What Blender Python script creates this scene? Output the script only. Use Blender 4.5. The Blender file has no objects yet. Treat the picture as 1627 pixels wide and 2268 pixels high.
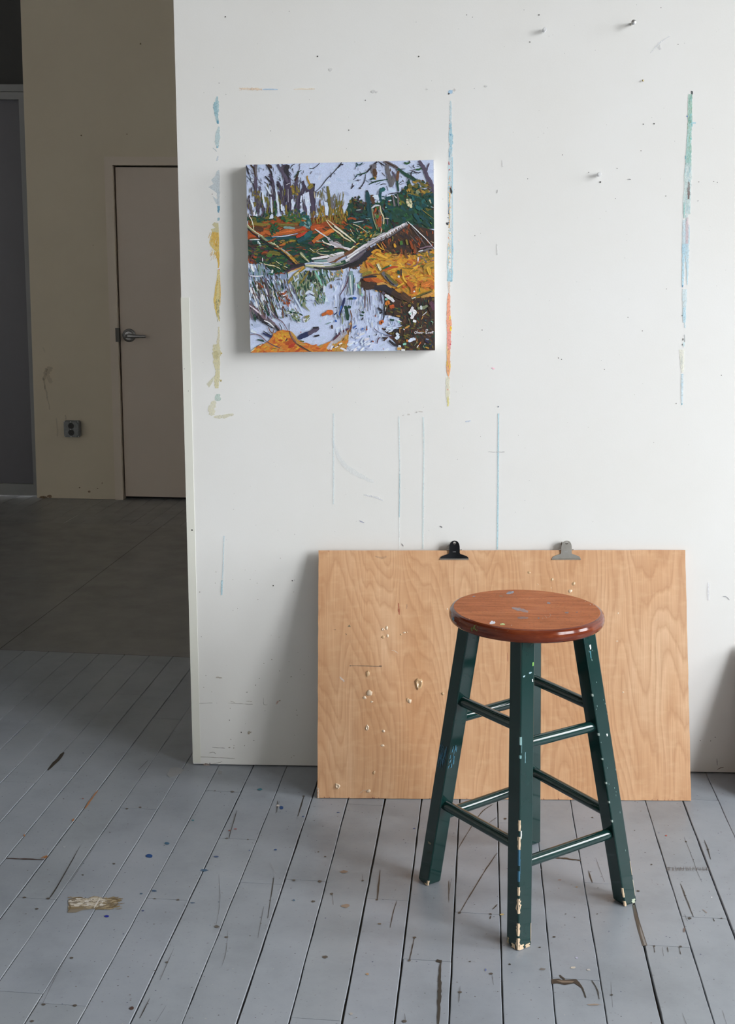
import bpy, bmesh, math, random
from mathutils import Vector, Matrix

random.seed(7)
SC = bpy.context.scene
COL = SC.collection

# ------------------------------------------------------------------ camera
F_PX, PITCH, YAW, ROLL = 2595.29, .194919, -.0157309, .0094339
CAM = Vector((0, -2.83209, 1.23))
_cy, _sy, _cp, _sp = math.cos(YAW), math.sin(YAW), math.cos(PITCH), math.sin(PITCH)
FWD = Vector((_sy * _cp, _cy * _cp, -_sp))
_r = Vector((_cy, -_sy, 0)); _u = _r.cross(FWD)
RIGHT = _r * math.cos(ROLL) + _u * math.sin(ROLL)
UP = -_r * math.sin(ROLL) + _u * math.cos(ROLL)
cd = bpy.data.cameras.new('camera'); cam = bpy.data.objects.new('camera', cd); COL.objects.link(cam)
cd.sensor_fit = 'VERTICAL'; cd.sensor_height = 36; cd.lens = 36 * F_PX / 2268
cd.clip_start = .05
cam.matrix_world = Matrix(((RIGHT.x, UP.x, -FWD.x, CAM.x), (RIGHT.y, UP.y, -FWD.y, CAM.y),
                           (RIGHT.z, UP.z, -FWD.z, CAM.z), (0, 0, 0, 1)))
SC.camera = cam

# ------------------------------------------------------------------ colour management and light
SC.view_settings.view_transform = 'Standard'
SC.view_settings.look = 'None'
SC.view_settings.gamma = 1
SC.view_settings.use_curve_mapping = False
SC.view_settings.exposure = 0.0
SKY_STRENGTH = 18.6
SC.cycles.max_bounces = 14
SC.cycles.diffuse_bounces = 7
SC.cycles.glossy_bounces = 4
SC.cycles.sample_clamp_indirect = 6

world = bpy.data.worlds.new('overcast_sky'); SC.world = world
world.use_nodes = True
nt = world.node_tree; nt.nodes.clear()
wo = nt.nodes.new('ShaderNodeOutputWorld'); bg = nt.nodes.new('ShaderNodeBackground')
tc = nt.nodes.new('ShaderNodeTexCoord'); sx = nt.nodes.new('ShaderNodeSeparateXYZ'); rp = nt.nodes.new('ShaderNodeValToRGB')
nt.links.new(tc.outputs['Generated'], sx.inputs[0]); nt.links.new(sx.outputs['Z'], rp.inputs[0])
nt.links.new(rp.outputs[0], bg.inputs[0]); nt.links.new(bg.outputs[0], wo.inputs[0])
rp.color_ramp.elements[0].position = 0.0; rp.color_ramp.elements[0].color = (.22, .21, .20, 1)     # street below
rp.color_ramp.elements[1].position = .02; rp.color_ramp.elements[1].color = (.90, .93, .965, 1)
e = rp.color_ramp.elements.new(.6); e.color = (.96, .975, .99, 1)
bg.inputs[1].default_value = SKY_STRENGTH

# window openings in the right-hand wall (y0, y1), sill and head height
XR = 3.8
OPENINGS = [(-1.55, -.5, 1.0, 3.0), (-4.7, -2.15, .6, 3.8)]
for y0, y1, Z_SILL, Z_HEAD in OPENINGS:
    ld = bpy.data.lights.new('window_daylight', 'AREA'); ld.shape = 'RECTANGLE'
    ld.size = y1 - y0; ld.size_y = Z_HEAD - Z_SILL
    ld.cycles.is_portal = True
    lo = bpy.data.objects.new('window_daylight', ld); COL.objects.link(lo)
    lo.matrix_world = Matrix.Translation((XR + .12, (y0 + y1) / 2, (Z_SILL + Z_HEAD) / 2)) @ \
        Matrix(((0, 0, 1, 0), (1, 0, 0, 0), (0, 1, 0, 0), (0, 0, 0, 1)))   # -Z looks along -X into the room

# ------------------------------------------------------------------ measuring: a photograph point on a known plane
def ray(px, py):
    return FWD + RIGHT * ((px - 813.5) / F_PX) - UP * ((py - 1134) / F_PX)
def on_plane(px, py, p0, n):
    d = ray(px, py); return CAM + d * ((p0 - CAM).dot(n) / d.dot(n))
def floor_at(px, py, z=0): return on_plane(px, py, Vector((0, 0, z)), Vector((0, 0, 1)))
def wall_at(px, py, y=0): return on_plane(px, py, Vector((0, y, 0)), Vector((0, 1, 0)))
BB = -.0395585
BT = Vector((math.cos(BB), math.sin(BB), 0)); BN = Vector((-math.sin(BB), math.cos(BB), 0)); BO = Vector((-1.4, 3.66172, 0))
def back_at(px, py, off=0): return on_plane(px, py, BO + BN * off, BN)
BM = Matrix(((BT.x, BN.x, 0, BO.x), (BT.y, BN.y, 0, BO.y), (0, 0, 1, 0), (0, 0, 0, 1)))    # x along the back wall, y behind it
def back_xz(px, py, off=0):
    q = BM.inverted() @ back_at(px, py, off); return q.x, q.z
def to_px(P):
    d = P - CAM; k = F_PX / d.dot(FWD)
    return 813.5 + k * d.dot(RIGHT), 1134 - k * d.dot(UP)

# ------------------------------------------------------------------ colour and material helpers
def lin1(c):
    c /= 255.0
    return c / 12.92 if c <= .04045 else ((c + .055) / 1.055) ** 2.4
def lin(r, g, b, k=1.0, a=1.0): return (min(lin1(r) * k, 1), min(lin1(g) * k, 1), min(lin1(b) * k, 1), a)

class Mat:
    def __init__(s, name, color=(.8, .8, .8, 1), rough=.5, metal=0, spec=.5, coat=0):
        s.m = bpy.data.materials.new(name); s.m.use_nodes = True
        s.t = s.m.node_tree; s.n = s.t.nodes; s.l = s.t.links
        s.b = s.n['Principled BSDF']
        s.b.inputs['Base Color'].default_value = color if len(color) == 4 else (*color, 1)
        s.b.inputs['Roughness'].default_value = rough; s.b.inputs['Metallic'].default_value = metal
        s.b.inputs['Specular IOR Level'].default_value = spec
        s.b.inputs['Coat Weight'].default_value = coat; s.b.inputs['Coat Roughness'].default_value = .12
    def node(s, typ, **kw):
        n = s.n.new(typ)
        for k, v in kw.items():
            if hasattr(n, k): setattr(n, k, v)
            else: n.inputs[k.replace('_', ' ')].default_value = v
        return n
    def link(s, a, b): s.l.new(a, b)
    def coords(s, kind='Object', scale=(1, 1, 1)):
        t = s.node('ShaderNodeTexCoord'); mp = s.node('ShaderNodeMapping'); mp.inputs['Scale'].default_value = scale
        s.link(t.outputs[kind], mp.inputs[0]); return mp.outputs[0]
    def noise(s, vec, scale, detail=4, rough=.5, dist=0):
        n = s.node('ShaderNodeTexNoise'); n.inputs['Scale'].default_value = scale; n.inputs['Detail'].default_value = detail
        n.inputs['Roughness'].default_value = rough; n.inputs['Distortion'].default_value = dist
        s.link(vec, n.inputs['Vector']); return n.outputs['Fac']
    def ramp(s, fac, stops):
        r = s.node('ShaderNodeValToRGB'); els = r.color_ramp.elements
        els[0].position, els[0].color = stops[0]; els[1].position, els[1].color = stops[-1]
        for p, c in stops[1:-1]:
            el = els.new(p); el.color = c
        s.link(fac, r.inputs[0]); return r.outputs[0]
    def mix(s, fac, a, b, mode='MIX'):
        m = s.node('ShaderNodeMix', data_type='RGBA', blend_type=mode)
        for sock, v in ((m.inputs[0], fac), (m.inputs[6], a), (m.inputs[7], b)):
            if hasattr(v, 'is_output'): s.link(v, sock)
            else: sock.default_value = v
        return m.outputs[2]
    def math(s, op, a, b=0.0):
        m = s.node('ShaderNodeMath', operation=op)
        for sock, v in ((m.inputs[0], a), (m.inputs[1], b)):
            if hasattr(v, 'is_output'): s.link(v, sock)
            else: sock.default_value = v
        return m.outputs[0]
    def color(s, out): s.link(out, s.b.inputs['Base Color'])
    def rough(s, out): s.link(out, s.b.inputs['Roughness'])
    def bump(s, h, strength=.2, dist=.002):
        b = s.node('ShaderNodeBump'); b.inputs['Strength'].default_value = strength; b.inputs['Distance'].default_value = dist
        s.link(h, b.inputs['Height']); s.link(b.outputs[0], s.b.inputs['Normal'])
        return s
def mottled(name, c1, c2, scale, rough=.5, bump=0, bscale=200, spec=.5, metal=0, coat=0):
    M = Mat(name, c1, rough, metal, spec, coat); v = M.coords()
    M.color(M.ramp(M.noise(v, scale, 5, .6), [(.3, c1), (.7, c2)]))
    if bump: M.bump(M.noise(v, bscale, 3), bump, .001)
    return M

# painted marks, stains and splashes: own colour per face, alpha for thin washes
MK = Mat('paint_marks', rough=.5)
at = MK.node('ShaderNodeAttribute', attribute_name='Col')
MK.color(at.outputs['Color'])
MK.link(MK.math('MULTIPLY', at.outputs['Alpha'], MK.ramp(MK.noise(MK.coords('Object', (1, 1, .5)), 420, 3, .6), [(.34, (.55, .55, .55, 1)), (.52, (1, 1, 1, 1))])), MK.b.inputs['Alpha'])
MKG = Mat('paint_splashes', rough=.35)
at = MKG.node('ShaderNodeAttribute', attribute_name='Col')
MKG.color(at.outputs['Color']); MKG.link(at.outputs['Alpha'], MKG.b.inputs['Alpha'])

# ------------------------------------------------------------------ mesh helpers
class MB:
    """collects faces with a material index and a colour; build() links ONE mesh object"""
    def __init__(s): s.v = []; s.f = []; s.mi = []; s.c = []; s.sm = []
    def face(s, pts, mi=0, c=(1, 1, 1, 1), smooth=False):
        i = len(s.v); s.v += [tuple(p) for p in pts]; s.f.append(tuple(range(i, i + len(pts))))
        s.mi.append(mi); s.c.append(c); s.sm.append(smooth)
    def grid(s, rows, mi=0, c=(1, 1, 1, 1), smooth=False, close=False):
        i = len(s.v); n = len(rows[0])
        for r in rows: s.v += [tuple(p) for p in r]
        for a in range(len(rows) - 1):
            for b in range(n if close else n - 1):
                b2 = (b + 1) % n
                s.f.append((i + a * n + b, i + a * n + b2, i + (a + 1) * n + b2, i + (a + 1) * n + b))
                s.mi.append(mi); s.c.append(c); s.sm.append(smooth)
    def box(s, x0, x1, y0, y1, z0, z1, mi=0, c=(1, 1, 1, 1), M=None):
        p = [Vector((x, y, z)) for z in (z0, z1) for y in (y0, y1) for x in (x0, x1)]
        if M: p = [M @ q for q in p]
        for q in ((0, 2, 3, 1), (4, 5, 7, 6), (0, 1, 5, 4), (2, 6, 7, 3), (0, 4, 6, 2), (1, 3, 7, 5)):
            s.face([p[k] for k in q], mi, c)
    def tube(s, a, b, r, n=24, mi=0, caps=True, r2=None, c=(1, 1, 1, 1)):
        a, b = Vector(a), Vector(b); d = (b - a).normalized(); r2 = r if r2 is None else r2
        x = d.cross(Vector((0, 0, 1)) if abs(d.z) < .9 else Vector((1, 0, 0))).normalized(); y = d.cross(x)
        cs = [(math.cos(2 * math.pi * k / n), math.sin(2 * math.pi * k / n)) for k in range(n)]
        A = [a + (x * p + y * q) * r for p, q in cs]; B = [b + (x * p + y * q) * r2 for p, q in cs]
        s.grid([A, B], mi, c, True, True)
        if caps: s.face(A[::-1], mi, c); s.face(B, mi, c)
    def lathe(s, prof, o=(0, 0, 0), X=(1, 0, 0), Y=(0, 1, 0), Z=(0, 0, 1), n=48, mi=None, smooth=True):
        """prof: (radius, height[, material index])"""
        o, X, Y, Z = Vector(o), Vector(X), Vector(Y), Vector(Z)
        for k in range(len(prof) - 1):
            rows = [[o + X * (p[0] * math.cos(t)) + Y * (p[0] * math.sin(t)) + Z * p[1]
                     for t in (2 * math.pi * j / n for j in range(n))] for p in (prof[k], prof[k + 1])]
            m = prof[k][2] if len(prof[k]) > 2 else 0
            s.grid(rows, m, smooth=smooth, close=True)
    def build(s, name, mats, parent=None, bevel=0, merge=True, segs=2):
        me = bpy.data.meshes.new(name); me.from_pydata(s.v, [], s.f)
        mats = mats if isinstance(mats, (list, tuple)) else [mats]
        for m in mats: me.materials.append(m.m if isinstance(m, Mat) else m)
        for p, mi, sm in zip(me.polygons, s.mi, s.sm): p.material_index = mi; p.use_smooth = sm
        if any(c != (1, 1, 1, 1) for c in s.c):
            at = me.color_attributes.new('Col', 'FLOAT_COLOR', 'CORNER'); buf = []
            for p, c in zip(me.polygons, s.c):
                buf += list(c) * p.loop_total
            at.data.foreach_set('color', buf)
        if merge or bevel:
            bm = bmesh.new(); bm.from_mesh(me)
            if merge: bmesh.ops.remove_doubles(bm, verts=bm.verts, dist=1e-6)
            if bevel:
                ed = [e for e in bm.edges if len(e.link_faces) == 2 and e.calc_face_angle(0) > .6]
                bmesh.ops.bevel(bm, geom=ed, offset=bevel, segments=segs, affect='EDGES', clamp_overlap=True)
            for e in bm.edges:
                if len(e.link_faces) == 2 and e.calc_face_angle(0) > .7: e.smooth = False
            bm.to_mesh(me); bm.free()
        me.update()
        o = bpy.data.objects.new(name, me); COL.objects.link(o)
        if parent: o.parent = parent
        return o

def tag(o, label=None, cat=None, group=None, kind=None):
    if label: o['label'] = label
    if cat: o['category'] = cat
    if group: o['group'] = group
    if kind: o['kind'] = kind
    return o
def thing(name, loc, label, cat, group=None, M=None):
    o = bpy.data.objects.new(name, None); COL.objects.link(o)
    o.empty_display_size = .05
    if M is None: o.location = loc
    else: o.matrix_world = M
    return tag(o, label, cat, group)

def plate(outline, holes=(), thick=.001):
    """flat sheet with holes in the local XZ plane, thickness along Y -> (verts, faces) as a mesh datablock"""
    cu = bpy.data.curves.new('sheet', 'CURVE'); cu.dimensions = '2D'; cu.fill_mode = 'BOTH'; cu.extrude = thick / 2
    for pts in [outline, *holes]:
        sp = cu.splines.new('POLY'); sp.points.add(len(pts) - 1); sp.use_cyclic_u = True
        for q, (x, z) in zip(sp.points, pts): q.co = (x, z, 0, 1)
    o = bpy.data.objects.new('sheet', cu); COL.objects.link(o)
    dg = bpy.context.evaluated_depsgraph_get()
    me = bpy.data.meshes.new_from_object(o.evaluated_get(dg))
    bpy.data.objects.remove(o); bpy.data.curves.remove(cu)
    me.transform(Matrix.Rotation(math.pi / 2, 4, 'X'))
    return me
def add_mesh(name, me, mat, parent, M=None):
    me.name = name; me.materials.clear(); me.materials.append(mat.m)
    if M is not None: me.transform(M)
    o = bpy.data.objects.new(name, me); COL.objects.link(o); o.parent = parent
    return o
def circ(cx, cz, r, n=20, rz=None): return [(cx + r * math.cos(2 * math.pi * k / n), cz + (rz or r) * math.sin(2 * math.pi * k / n)) for k in range(n)]

def ribbon(pts, widths, jag=0.0, sub=1):
    """2-D polyline -> left and right outlines of a band"""
    if sub > 1:
        P, W = [], []
        for k in range(len(pts) - 1):
            for j in range(sub):
                t = j / sub; P.append((pts[k][0] * (1 - t) + pts[k + 1][0] * t, pts[k][1] * (1 - t) + pts[k + 1][1] * t))
                W.append(widths[k] * (1 - t) + widths[k + 1] * t)
        P.append(pts[-1]); W.append(widths[-1]); pts, widths = P, W
    L, R = [], []
    for k, (x, y) in enumerate(pts):
        a = pts[max(k - 1, 0)]; b = pts[min(k + 1, len(pts) - 1)]
        dx, dy = b[0] - a[0], b[1] - a[1]; d = math.hypot(dx, dy) or 1
        nx, ny = -dy / d, dx / d; w = widths[k] / 2
        w1 = w * (1 + random.uniform(-jag, jag)); w2 = w * (1 + random.uniform(-jag, jag))
        L.append((x + nx * w1, y + ny * w1)); R.append((x - nx * w2, y - ny * w2))
    return L, R
def smooth_line(pts, n=6):
    out = []
    for k in range(len(pts) - 1):
        p0 = pts[max(k - 1, 0)]; p1, p2 = pts[k], pts[k + 1]; p3 = pts[min(k + 2, len(pts) - 1)]
        for j in range(n):
            t = j / n
            out.append(tuple(.5 * ((2 * p1[i]) + (-p0[i] + p2[i]) * t + (2 * p0[i] - 5 * p1[i] + 4 * p2[i] - p3[i]) * t * t
                                   + (-p0[i] + 3 * p1[i] - 3 * p2[i] + p3[i]) * t ** 3) for i in (0, 1)))
    out.append(tuple(pts[-1])); return out
def blob(cx, cy, rx, ry, jag=.25, n=12, rot=0):
    out = []
    for k in range(n):
        t = 2 * math.pi * k / n; j = 1 + random.uniform(-jag, jag)
        x, y = rx * j * math.cos(t), ry * j * math.sin(t)
        out.append((cx + x * math.cos(rot) - y * math.sin(rot), cy + x * math.sin(rot) + y * math.cos(rot)))
    return out

# ================================================================== THE SETTING
wallpaint = Mat('white_wall_paint', lin(232, 231, 228), .6, spec=.3)
_v = wallpaint.coords()
wallpaint.color(wallpaint.ramp(wallpaint.noise(_v, 2.2, 6, .6), [(.3, lin(229, 228, 224)), (.7, lin(233, 233, 231))]))
wallpaint.bump(wallpaint.noise(_v, 260, 3), .12, .0008)
ceilpaint = Mat('ceiling_paint', (.32, .31, .29, 1), .8)
sidepaint = Mat('side_wall_paint', (.82, .79, .73, 1), .8)
beige = mottled('beige_wall_paint', (.66, .58, .455, 1), (.71, .63, .50, 1), 1.5, .65, .1)
doorpaint = mottled('beige_door_paint', (.64, .55, .475, 1), (.67, .58, .505, 1), 2, .5, .05)
trimpaint = mottled('beige_frame_paint', (.69, .595, .505, 1), (.72, .63, .535, 1), 2, .5, .05)

# ---- floor: painted boards, seams measured along the photograph
FA = .0801014
FS = Vector((math.cos(FA), -math.sin(FA), 0)); FT = Vector((math.sin(FA), math.cos(FA), 0))   # across and along the boards
def st(px, py):
    P = floor_at(px, py); return P.dot(FS), P.dot(FT)
seams = [-.9319, -.8475, -.7668, -.6810, -.5980, -.5075, -.4195, -.3320, -.2455, -.1540, -.0670, .0218, .1100, .2016, .2925, .3820,
         .4686, .5616, .6492, .7400, .8262]
joints = {0: [-.194], 1: [-.115, .45], 2: [-.571], 3: [-.727, .27], 4: [-.304, ], 5: [-1.063], 6: [-.70, -.187], 7: [-.427], 9: [-.5925],
          10: [-.220], 11: [-.651], 12: [-.858], 13: [-.683], 14: [.25], 15: [-.435, -.888], 16: [-.535], 17: [-.76], 18: [-.648, -.45], 19: [-.098],
          8: [.2]}
_pre = []
s0 = seams[0]
while s0 > -4.9: s0 -= random.uniform(.084, .091); _pre.insert(0, s0)
off = len(_pre)
seams = _pre + seams
while seams[-1] < 4.8: seams.append(seams[-1] + random.uniform(.084, .091))
joints = {k + off: sorted(v) for k, v in joints.items()}
floorpaint = Mat('grey_floor_paint', (.27, .285, .305, 1), .36)
_v = floorpaint.coords()
_c = floorpaint.ramp(floorpaint.noise(_v, 5, 6, .65), [(.28, (.235, .258, .285, 1)), (.5, (.290, .317, .352, 1)), (.72, (.325, .350, .385, 1))])
_at = floorpaint.node('ShaderNodeAttribute', attribute_name='Col')
_c = floorpaint.mix(1.0, _c, _at.outputs['Color'], 'MULTIPLY')
_sp = floorpaint.ramp(floorpaint.noise(_v, 140, 2, .5), [(.27, (.55, .5, .45, 1)), (.33, (1, 1, 1, 1))])
_c = floorpaint.mix(.5, _c, _sp, 'MULTIPLY')
floorpaint.color(_c)
floorpaint.rough(floorpaint.ramp(floorpaint.noise(_v, 9, 5, .6), [(.3, (.30, .30, .30, 1)), (.7, (.46, .46, .46, 1))]))
_str = floorpaint.coords('Object', (1, 1, 1))
floorpaint.bump(floorpaint.noise(_v, 60, 5, .6), .10, .002)
darkwood = mottled('dark_gap_dirt', (.035, .028, .022, 1), (.07, .055, .04, 1), 60, .9)

fb = MB()
def board(sa, sb, ta, tb, gl, gr, near):
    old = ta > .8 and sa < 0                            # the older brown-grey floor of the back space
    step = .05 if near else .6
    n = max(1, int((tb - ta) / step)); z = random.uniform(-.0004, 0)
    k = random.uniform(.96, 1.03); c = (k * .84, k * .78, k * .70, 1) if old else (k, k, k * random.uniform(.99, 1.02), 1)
    jl = [random.uniform(-.0006, .0006) * near for _ in range(n + 1)]; jr = [random.uniform(-.0006, .0006) * near for _ in range(n + 1)]
    rows = []
    for q in range(n + 1):
        t = ta + (tb - ta) * q / n
        t = min(max(t, ta + .0007), tb - .0007)
        a = sa + gl + jl[q]; b = sb - gr + jr[q]
        P = lambda s, zz: FS * s + FT * t + Vector((0, 0, zz))
        rows.append([P(a - .0006, -.012), P(a - .0002, z - .0012), P(a + .0009, z), P(b - .0009, z), P(b + .0002, z - .0012), P(b + .0006, -.012)])
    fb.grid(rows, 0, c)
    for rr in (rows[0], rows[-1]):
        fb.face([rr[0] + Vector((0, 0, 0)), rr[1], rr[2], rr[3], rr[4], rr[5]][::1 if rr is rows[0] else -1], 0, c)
random.seed(11)
widegap = {off + 9: .0016, off + 10: .0013, off + 11: .0020, off + 12: .0018, off + 13: .0016, off + 14: .0014, off + 15: .0011, off + 16: .0011, off + 17: .0022,
           off + 18: .0010, off + 19: .0018, off + 8: .0010, off + 7: .0012, off + 3: .0012, off + 2: .001}
for i in range(len(seams) - 1):
    js = [-8.0] + joints.get(i, [])
    t = js[-1] + random.uniform(.7, 1.5) if len(js) > 1 else -8.0 + random.uniform(.3, 1.4)
    near_i = -1.6 < seams[i] < 1.2
    if len(js) == 1:
        while t < 4.6:
            if not (near_i and -1.25 < t < .1): js.append(t)
            t += random.uniform(.6, 1.6)
    else:
        lo = js[1] - random.uniform(.5, .9)
        while lo > -7.9:
            js.insert(1, lo); lo -= random.uniform(.7, 1.6)
        while t < 4.6:
            js.append(t); t += random.uniform(.7, 1.6)
    js.append(4.9)
    if seams[i + 1] < -.3 and seams[i] > -2.4:
        js = sorted([j for j in js if not .55 < j < 3.1] + [.82, 2.87])
    for ta, tb in zip(js, js[1:]):
        if (ta, tb) == (.82, 2.87): continue
        if near_i:
            cuts = [ta] + [c for c in (-1.35, .9) if ta < c < tb] + [tb]
        else: cuts = [ta, tb]
        g = lambda k: widegap.get(k, .0007) if near_i else .0006
        board(seams[i], seams[i + 1], ta, tb, g(i), g(i + 1), 1 if (near_i and tb > -1.4 and ta < .9) else 0)
# large smooth sheets let into the boards in the dim space
_a = min(q for q in seams if q > -2.4); _b = max(q for q in seams if q < -.3); _m = (_a + _b) / 2
for sa, sb in ((_a, _m), (_m, _b)):
    P = lambda s_, t_, z_: FS * s_ + FT * t_ + Vector((0, 0, z_))
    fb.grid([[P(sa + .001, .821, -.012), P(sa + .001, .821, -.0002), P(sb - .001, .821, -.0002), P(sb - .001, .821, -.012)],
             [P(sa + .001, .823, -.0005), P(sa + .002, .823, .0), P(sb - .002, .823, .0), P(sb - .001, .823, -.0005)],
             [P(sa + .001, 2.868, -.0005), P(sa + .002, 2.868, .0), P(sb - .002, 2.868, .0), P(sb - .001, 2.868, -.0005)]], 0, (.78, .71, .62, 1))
# sub-floor below the seams
fb.box(-4.6, 4.2, -8.0, 4.6, -.05, -.007, 1)

# marks that belong to the floor's surface: cracks, nail holes, chips, drips (photograph points laid on the floor)
ZF = [.0004]
def fmark(poly_px, color):
    ZF[0] += 2e-6
    fb.face([floor_at(x, y, ZF[0]) for x, y in poly_px][::-1], 2, color)
def fline(pts, w, color, jag=.5, taper=True):
    pts = smooth_line(pts, 5); n = len(pts)
    W = [w * ((math.sin(math.pi * (k + .3) / (n + .4)) ** .6) if taper else 1) for k in range(n)]
    L, R = ribbon(pts, W, jag)
    ZF[0] += 2e-6
    fb.grid([[floor_at(x, y, ZF[0]) for x, y in R], [floor_at(x, y, ZF[0]) for x, y in L]], 2, color)
def fblob(x, y, rx, ry, color, jag=.25, rot=0, n=12): fmark(blob(x, y, rx, ry, jag, n, rot), color)
random.seed(5)
CR = (.045, .038, .03, 1); SOFT = (.10, .09, .08, .55); BR = (.16, .11, .07, 1)
A5 = lambda x, y: (880 + x / 2.805, 1650 + y / 2.805)
A6 = lambda x, y: (x / 2.26, 1600 + y / 2.26)
A7 = lambda x, y: (1400 + x / 4.846, 1800 + y / 4.846)
A8 = lambda x, y: (600 + x / 2.958, 1700 + y / 2.958)
for T, lines in ((A5, [([(385, 1045), (470, 900), (570, 740), (620, 670)], 2.2), ([(375, 650), (420, 570), (520, 420), (590, 370)], 1.8), ([(560, 490), (615, 450)], 1.5),
                       ([(320, 980), (320, 920), (335, 830)], 1.5), ([(105, 1200), (85, 1290), (75, 1335)], 1.8), ([(1185, 780), (1210, 855)], 2), ([(1230, 700), (1285, 850)], 1.2),
                       ([(1205, 1460), (1240, 1520), (1252, 1580)], 2.2), ([(1140, 1490), (1170, 1570)], 2.4), ([(580, 1060), (575, 1080)], 2),
                       ([(970, 700), (1050, 706), (1140, 718)], 4), ([(1325, 1470), (1335, 1630)], 1.2), ([(385, 1500), (380, 1600)], 1.3), ([(585, 1420), (597, 1490)], 1.2),
                       ([(240, 1340), (275, 1345)], 7), ([(590, 1020), (620, 990)], 2.2)]),
                 (A7, [([(555, 260), (575, 310), (650, 500), (690, 620), (745, 745)], 1.3), ([(770, 290), (810, 395), (840, 500)], 2), ([(515, 760), (565, 885), (655, 1120)], 2.2),
                       ([(230, 1430), (240, 1500)], 1.6), ([(375, 1440), (383, 1495)], 1.6), ([(320, 1440), (335, 1540)], 1.2), ([(500, 1440), (520, 1520)], 1.6),
                       ([(865, 1130), (880, 1165)], 1.8), ([(535, 2150), (580, 2268)], 1.5), ([(965, 2120), (1010, 2268)], 1.5), ([(560, 1090), (590, 1160)], 1.5)]),
                 (A8, [([(715, 670), (705, 760), (695, 870)], 3), ([(825, 870), (800, 950), (780, 1050)], 1.8), ([(940, 1110), (925, 1180), (905, 1262)], 2.2),
                       ([(400, 820), (408, 900)], 1.4), ([(215, 190), (185, 290)], 2), ([(55, 220), (30, 300)], 1.4), ([(1240, 1430), (1232, 1530)], 1.3), ([(875, 1610), (880, 1670)], 1.5),
                       ([(600, 700), (600, 745)], 1.2), ([(1165, 740), (1165, 870)], 1.6), ([(20, 720), (0, 850)], 1.6)]),
                 (A6, [([(1185, 440), (1145, 580)], 1.6), ([(1370, 770), (1340, 980)], 1.6), ([(1320, 920), (1290, 1080)], 1.4), ([(1095, 760), (1100, 900), (1080, 1020)], 1.2),
                       ([(1520, 370), (1490, 470)], 2), ([(400, 620), (300, 800), (245, 885)], 1.8), ([(480, 610), (350, 800)], .9), ([(330, 1180), (270, 1290), (210, 1415)], 1),
                       ([(1390, 390), (1385, 450)], 1.6), ([(1140, 1040), (1130, 1150), (1110, 1220)], 1.2), ([(870, 1130), (800, 1290)], 1.2), ([(750, 1380), (700, 1480)], 1.8),
                       ([(240, 240), (320, 150)], 6), ([(690, 240), (740, 190)], 1), ([(830, 1420), (780, 1500)], 1)])):
    for pts, w in lines: fline([T(*p) for p in pts], w, CR if w > 1.5 else SOFT)
# open split, deep hole and gouged seam
fline([A5(270, 1345), A5(262, 1440), A5(262, 1530), A5(258, 1610), A5(252, 1734)], 8, CR, .35)
fmark([A5(*p) for p in [(955, 1455), (1000, 1452), (1020, 1458), (1110, 1455), (1130, 1475), (1160, 1522), (1130, 1500), (1100, 1480), (1040, 1490), (990, 1480), (960, 1485)]], (.05, .036, .026, 1))
fmark([A5(*p) for p in [(985, 1462), (1040, 1464), (1100, 1466), (1085, 1476), (1020, 1476)]], (.20, .15, .11, 1))
fline([A5(1005, 1430), A5(1040, 1456)], 4, CR)
fmark([A7(*p) for p in [(0, 985), (25, 990), (60, 1120), (85, 1190), (160, 1425), (110, 1430), (60, 1260), (20, 1100)]], (.075, .062, .05, 1))
fmark([A7(*p) for p in [(70, 1190), (90, 1240), (150, 1420), (128, 1420), (90, 1300)]], (.22, .21, .20, 1))
for x, y, r in [(385, 1042, 3.5), (577, 1050, 3), (972, 1192, 3), (103, 1197, 3), (75, 1337, 3), (583, 1420, 3), (387, 1535, 4), (1330, 1552, 3), (697, 1362, 3), (1210, 450, 2), (450, 1345, 2), (883, 1257, 2.5), (1240, 1050, 2), (40, 1715, 4), (670, 458, 3), (1100, 1070, 1.5), (1045, 1050, 1.5)]:
    fblob(*A5(x, y), r, r * .6, CR)
for x, y, r in [(575, 310, 2.2), (655, 500, 1.6), (810, 393, 2.6), (565, 888, 2.6), (612, 1132, 4), (515, 1437, 3.5), (22, 190, 1.4), (205, 555, 2), (62, 840, 3), (235, 1430, 2.5), (955, 1133, 2)]:
    fblob(*A7(x, y), r, r * .6, CR)
for x, y, r in [(150, 738, 3.5), (320, 745, 4), (600, 740, 3), (397, 826, 3.5), (310, 552, 2), (355, 583, 2.5), (905, 1265, 3.5), (940, 1113, 3.5), (875, 1662, 5), (1440, 1350, 4), (1237, 1470, 4), (277, 876, 4), (355, 1240, 6), (692, 866, 3), (213, 187, 3)]:
    fblob(*A8(x, y), r, r * .55, (.09, .075, .06, 1))
for x, y, r in [(635, 432, 3), (700, 425, 3), (1163, 346, 3.5), (1135, 580, 3), (1240, 586, 2), (1075, 342, 2), (125, 876, 3.5), (240, 882, 3.5), (890, 888, 3.5), (775, 882, 2.5), (185, 933, 3.5), (415, 763, 2), (550, 550, 1.6),
                (318, 382, 1.8), (360, 1178, 4), (218, 1412, 4), (375, 1417, 4.5), (160, 1495, 4), (835, 1200, 3), (1133, 1074, 3.5), (1085, 1022, 5), (1570, 895, 3), (1305, 1005, 2), (1350, 890, 2), (775, 1242, 2), (570, 707, 2.5), (1470, 790, 3.5)]:
    fblob(*A6(x, y), r, r * .55, (.10, .085, .07, 1))
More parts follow.
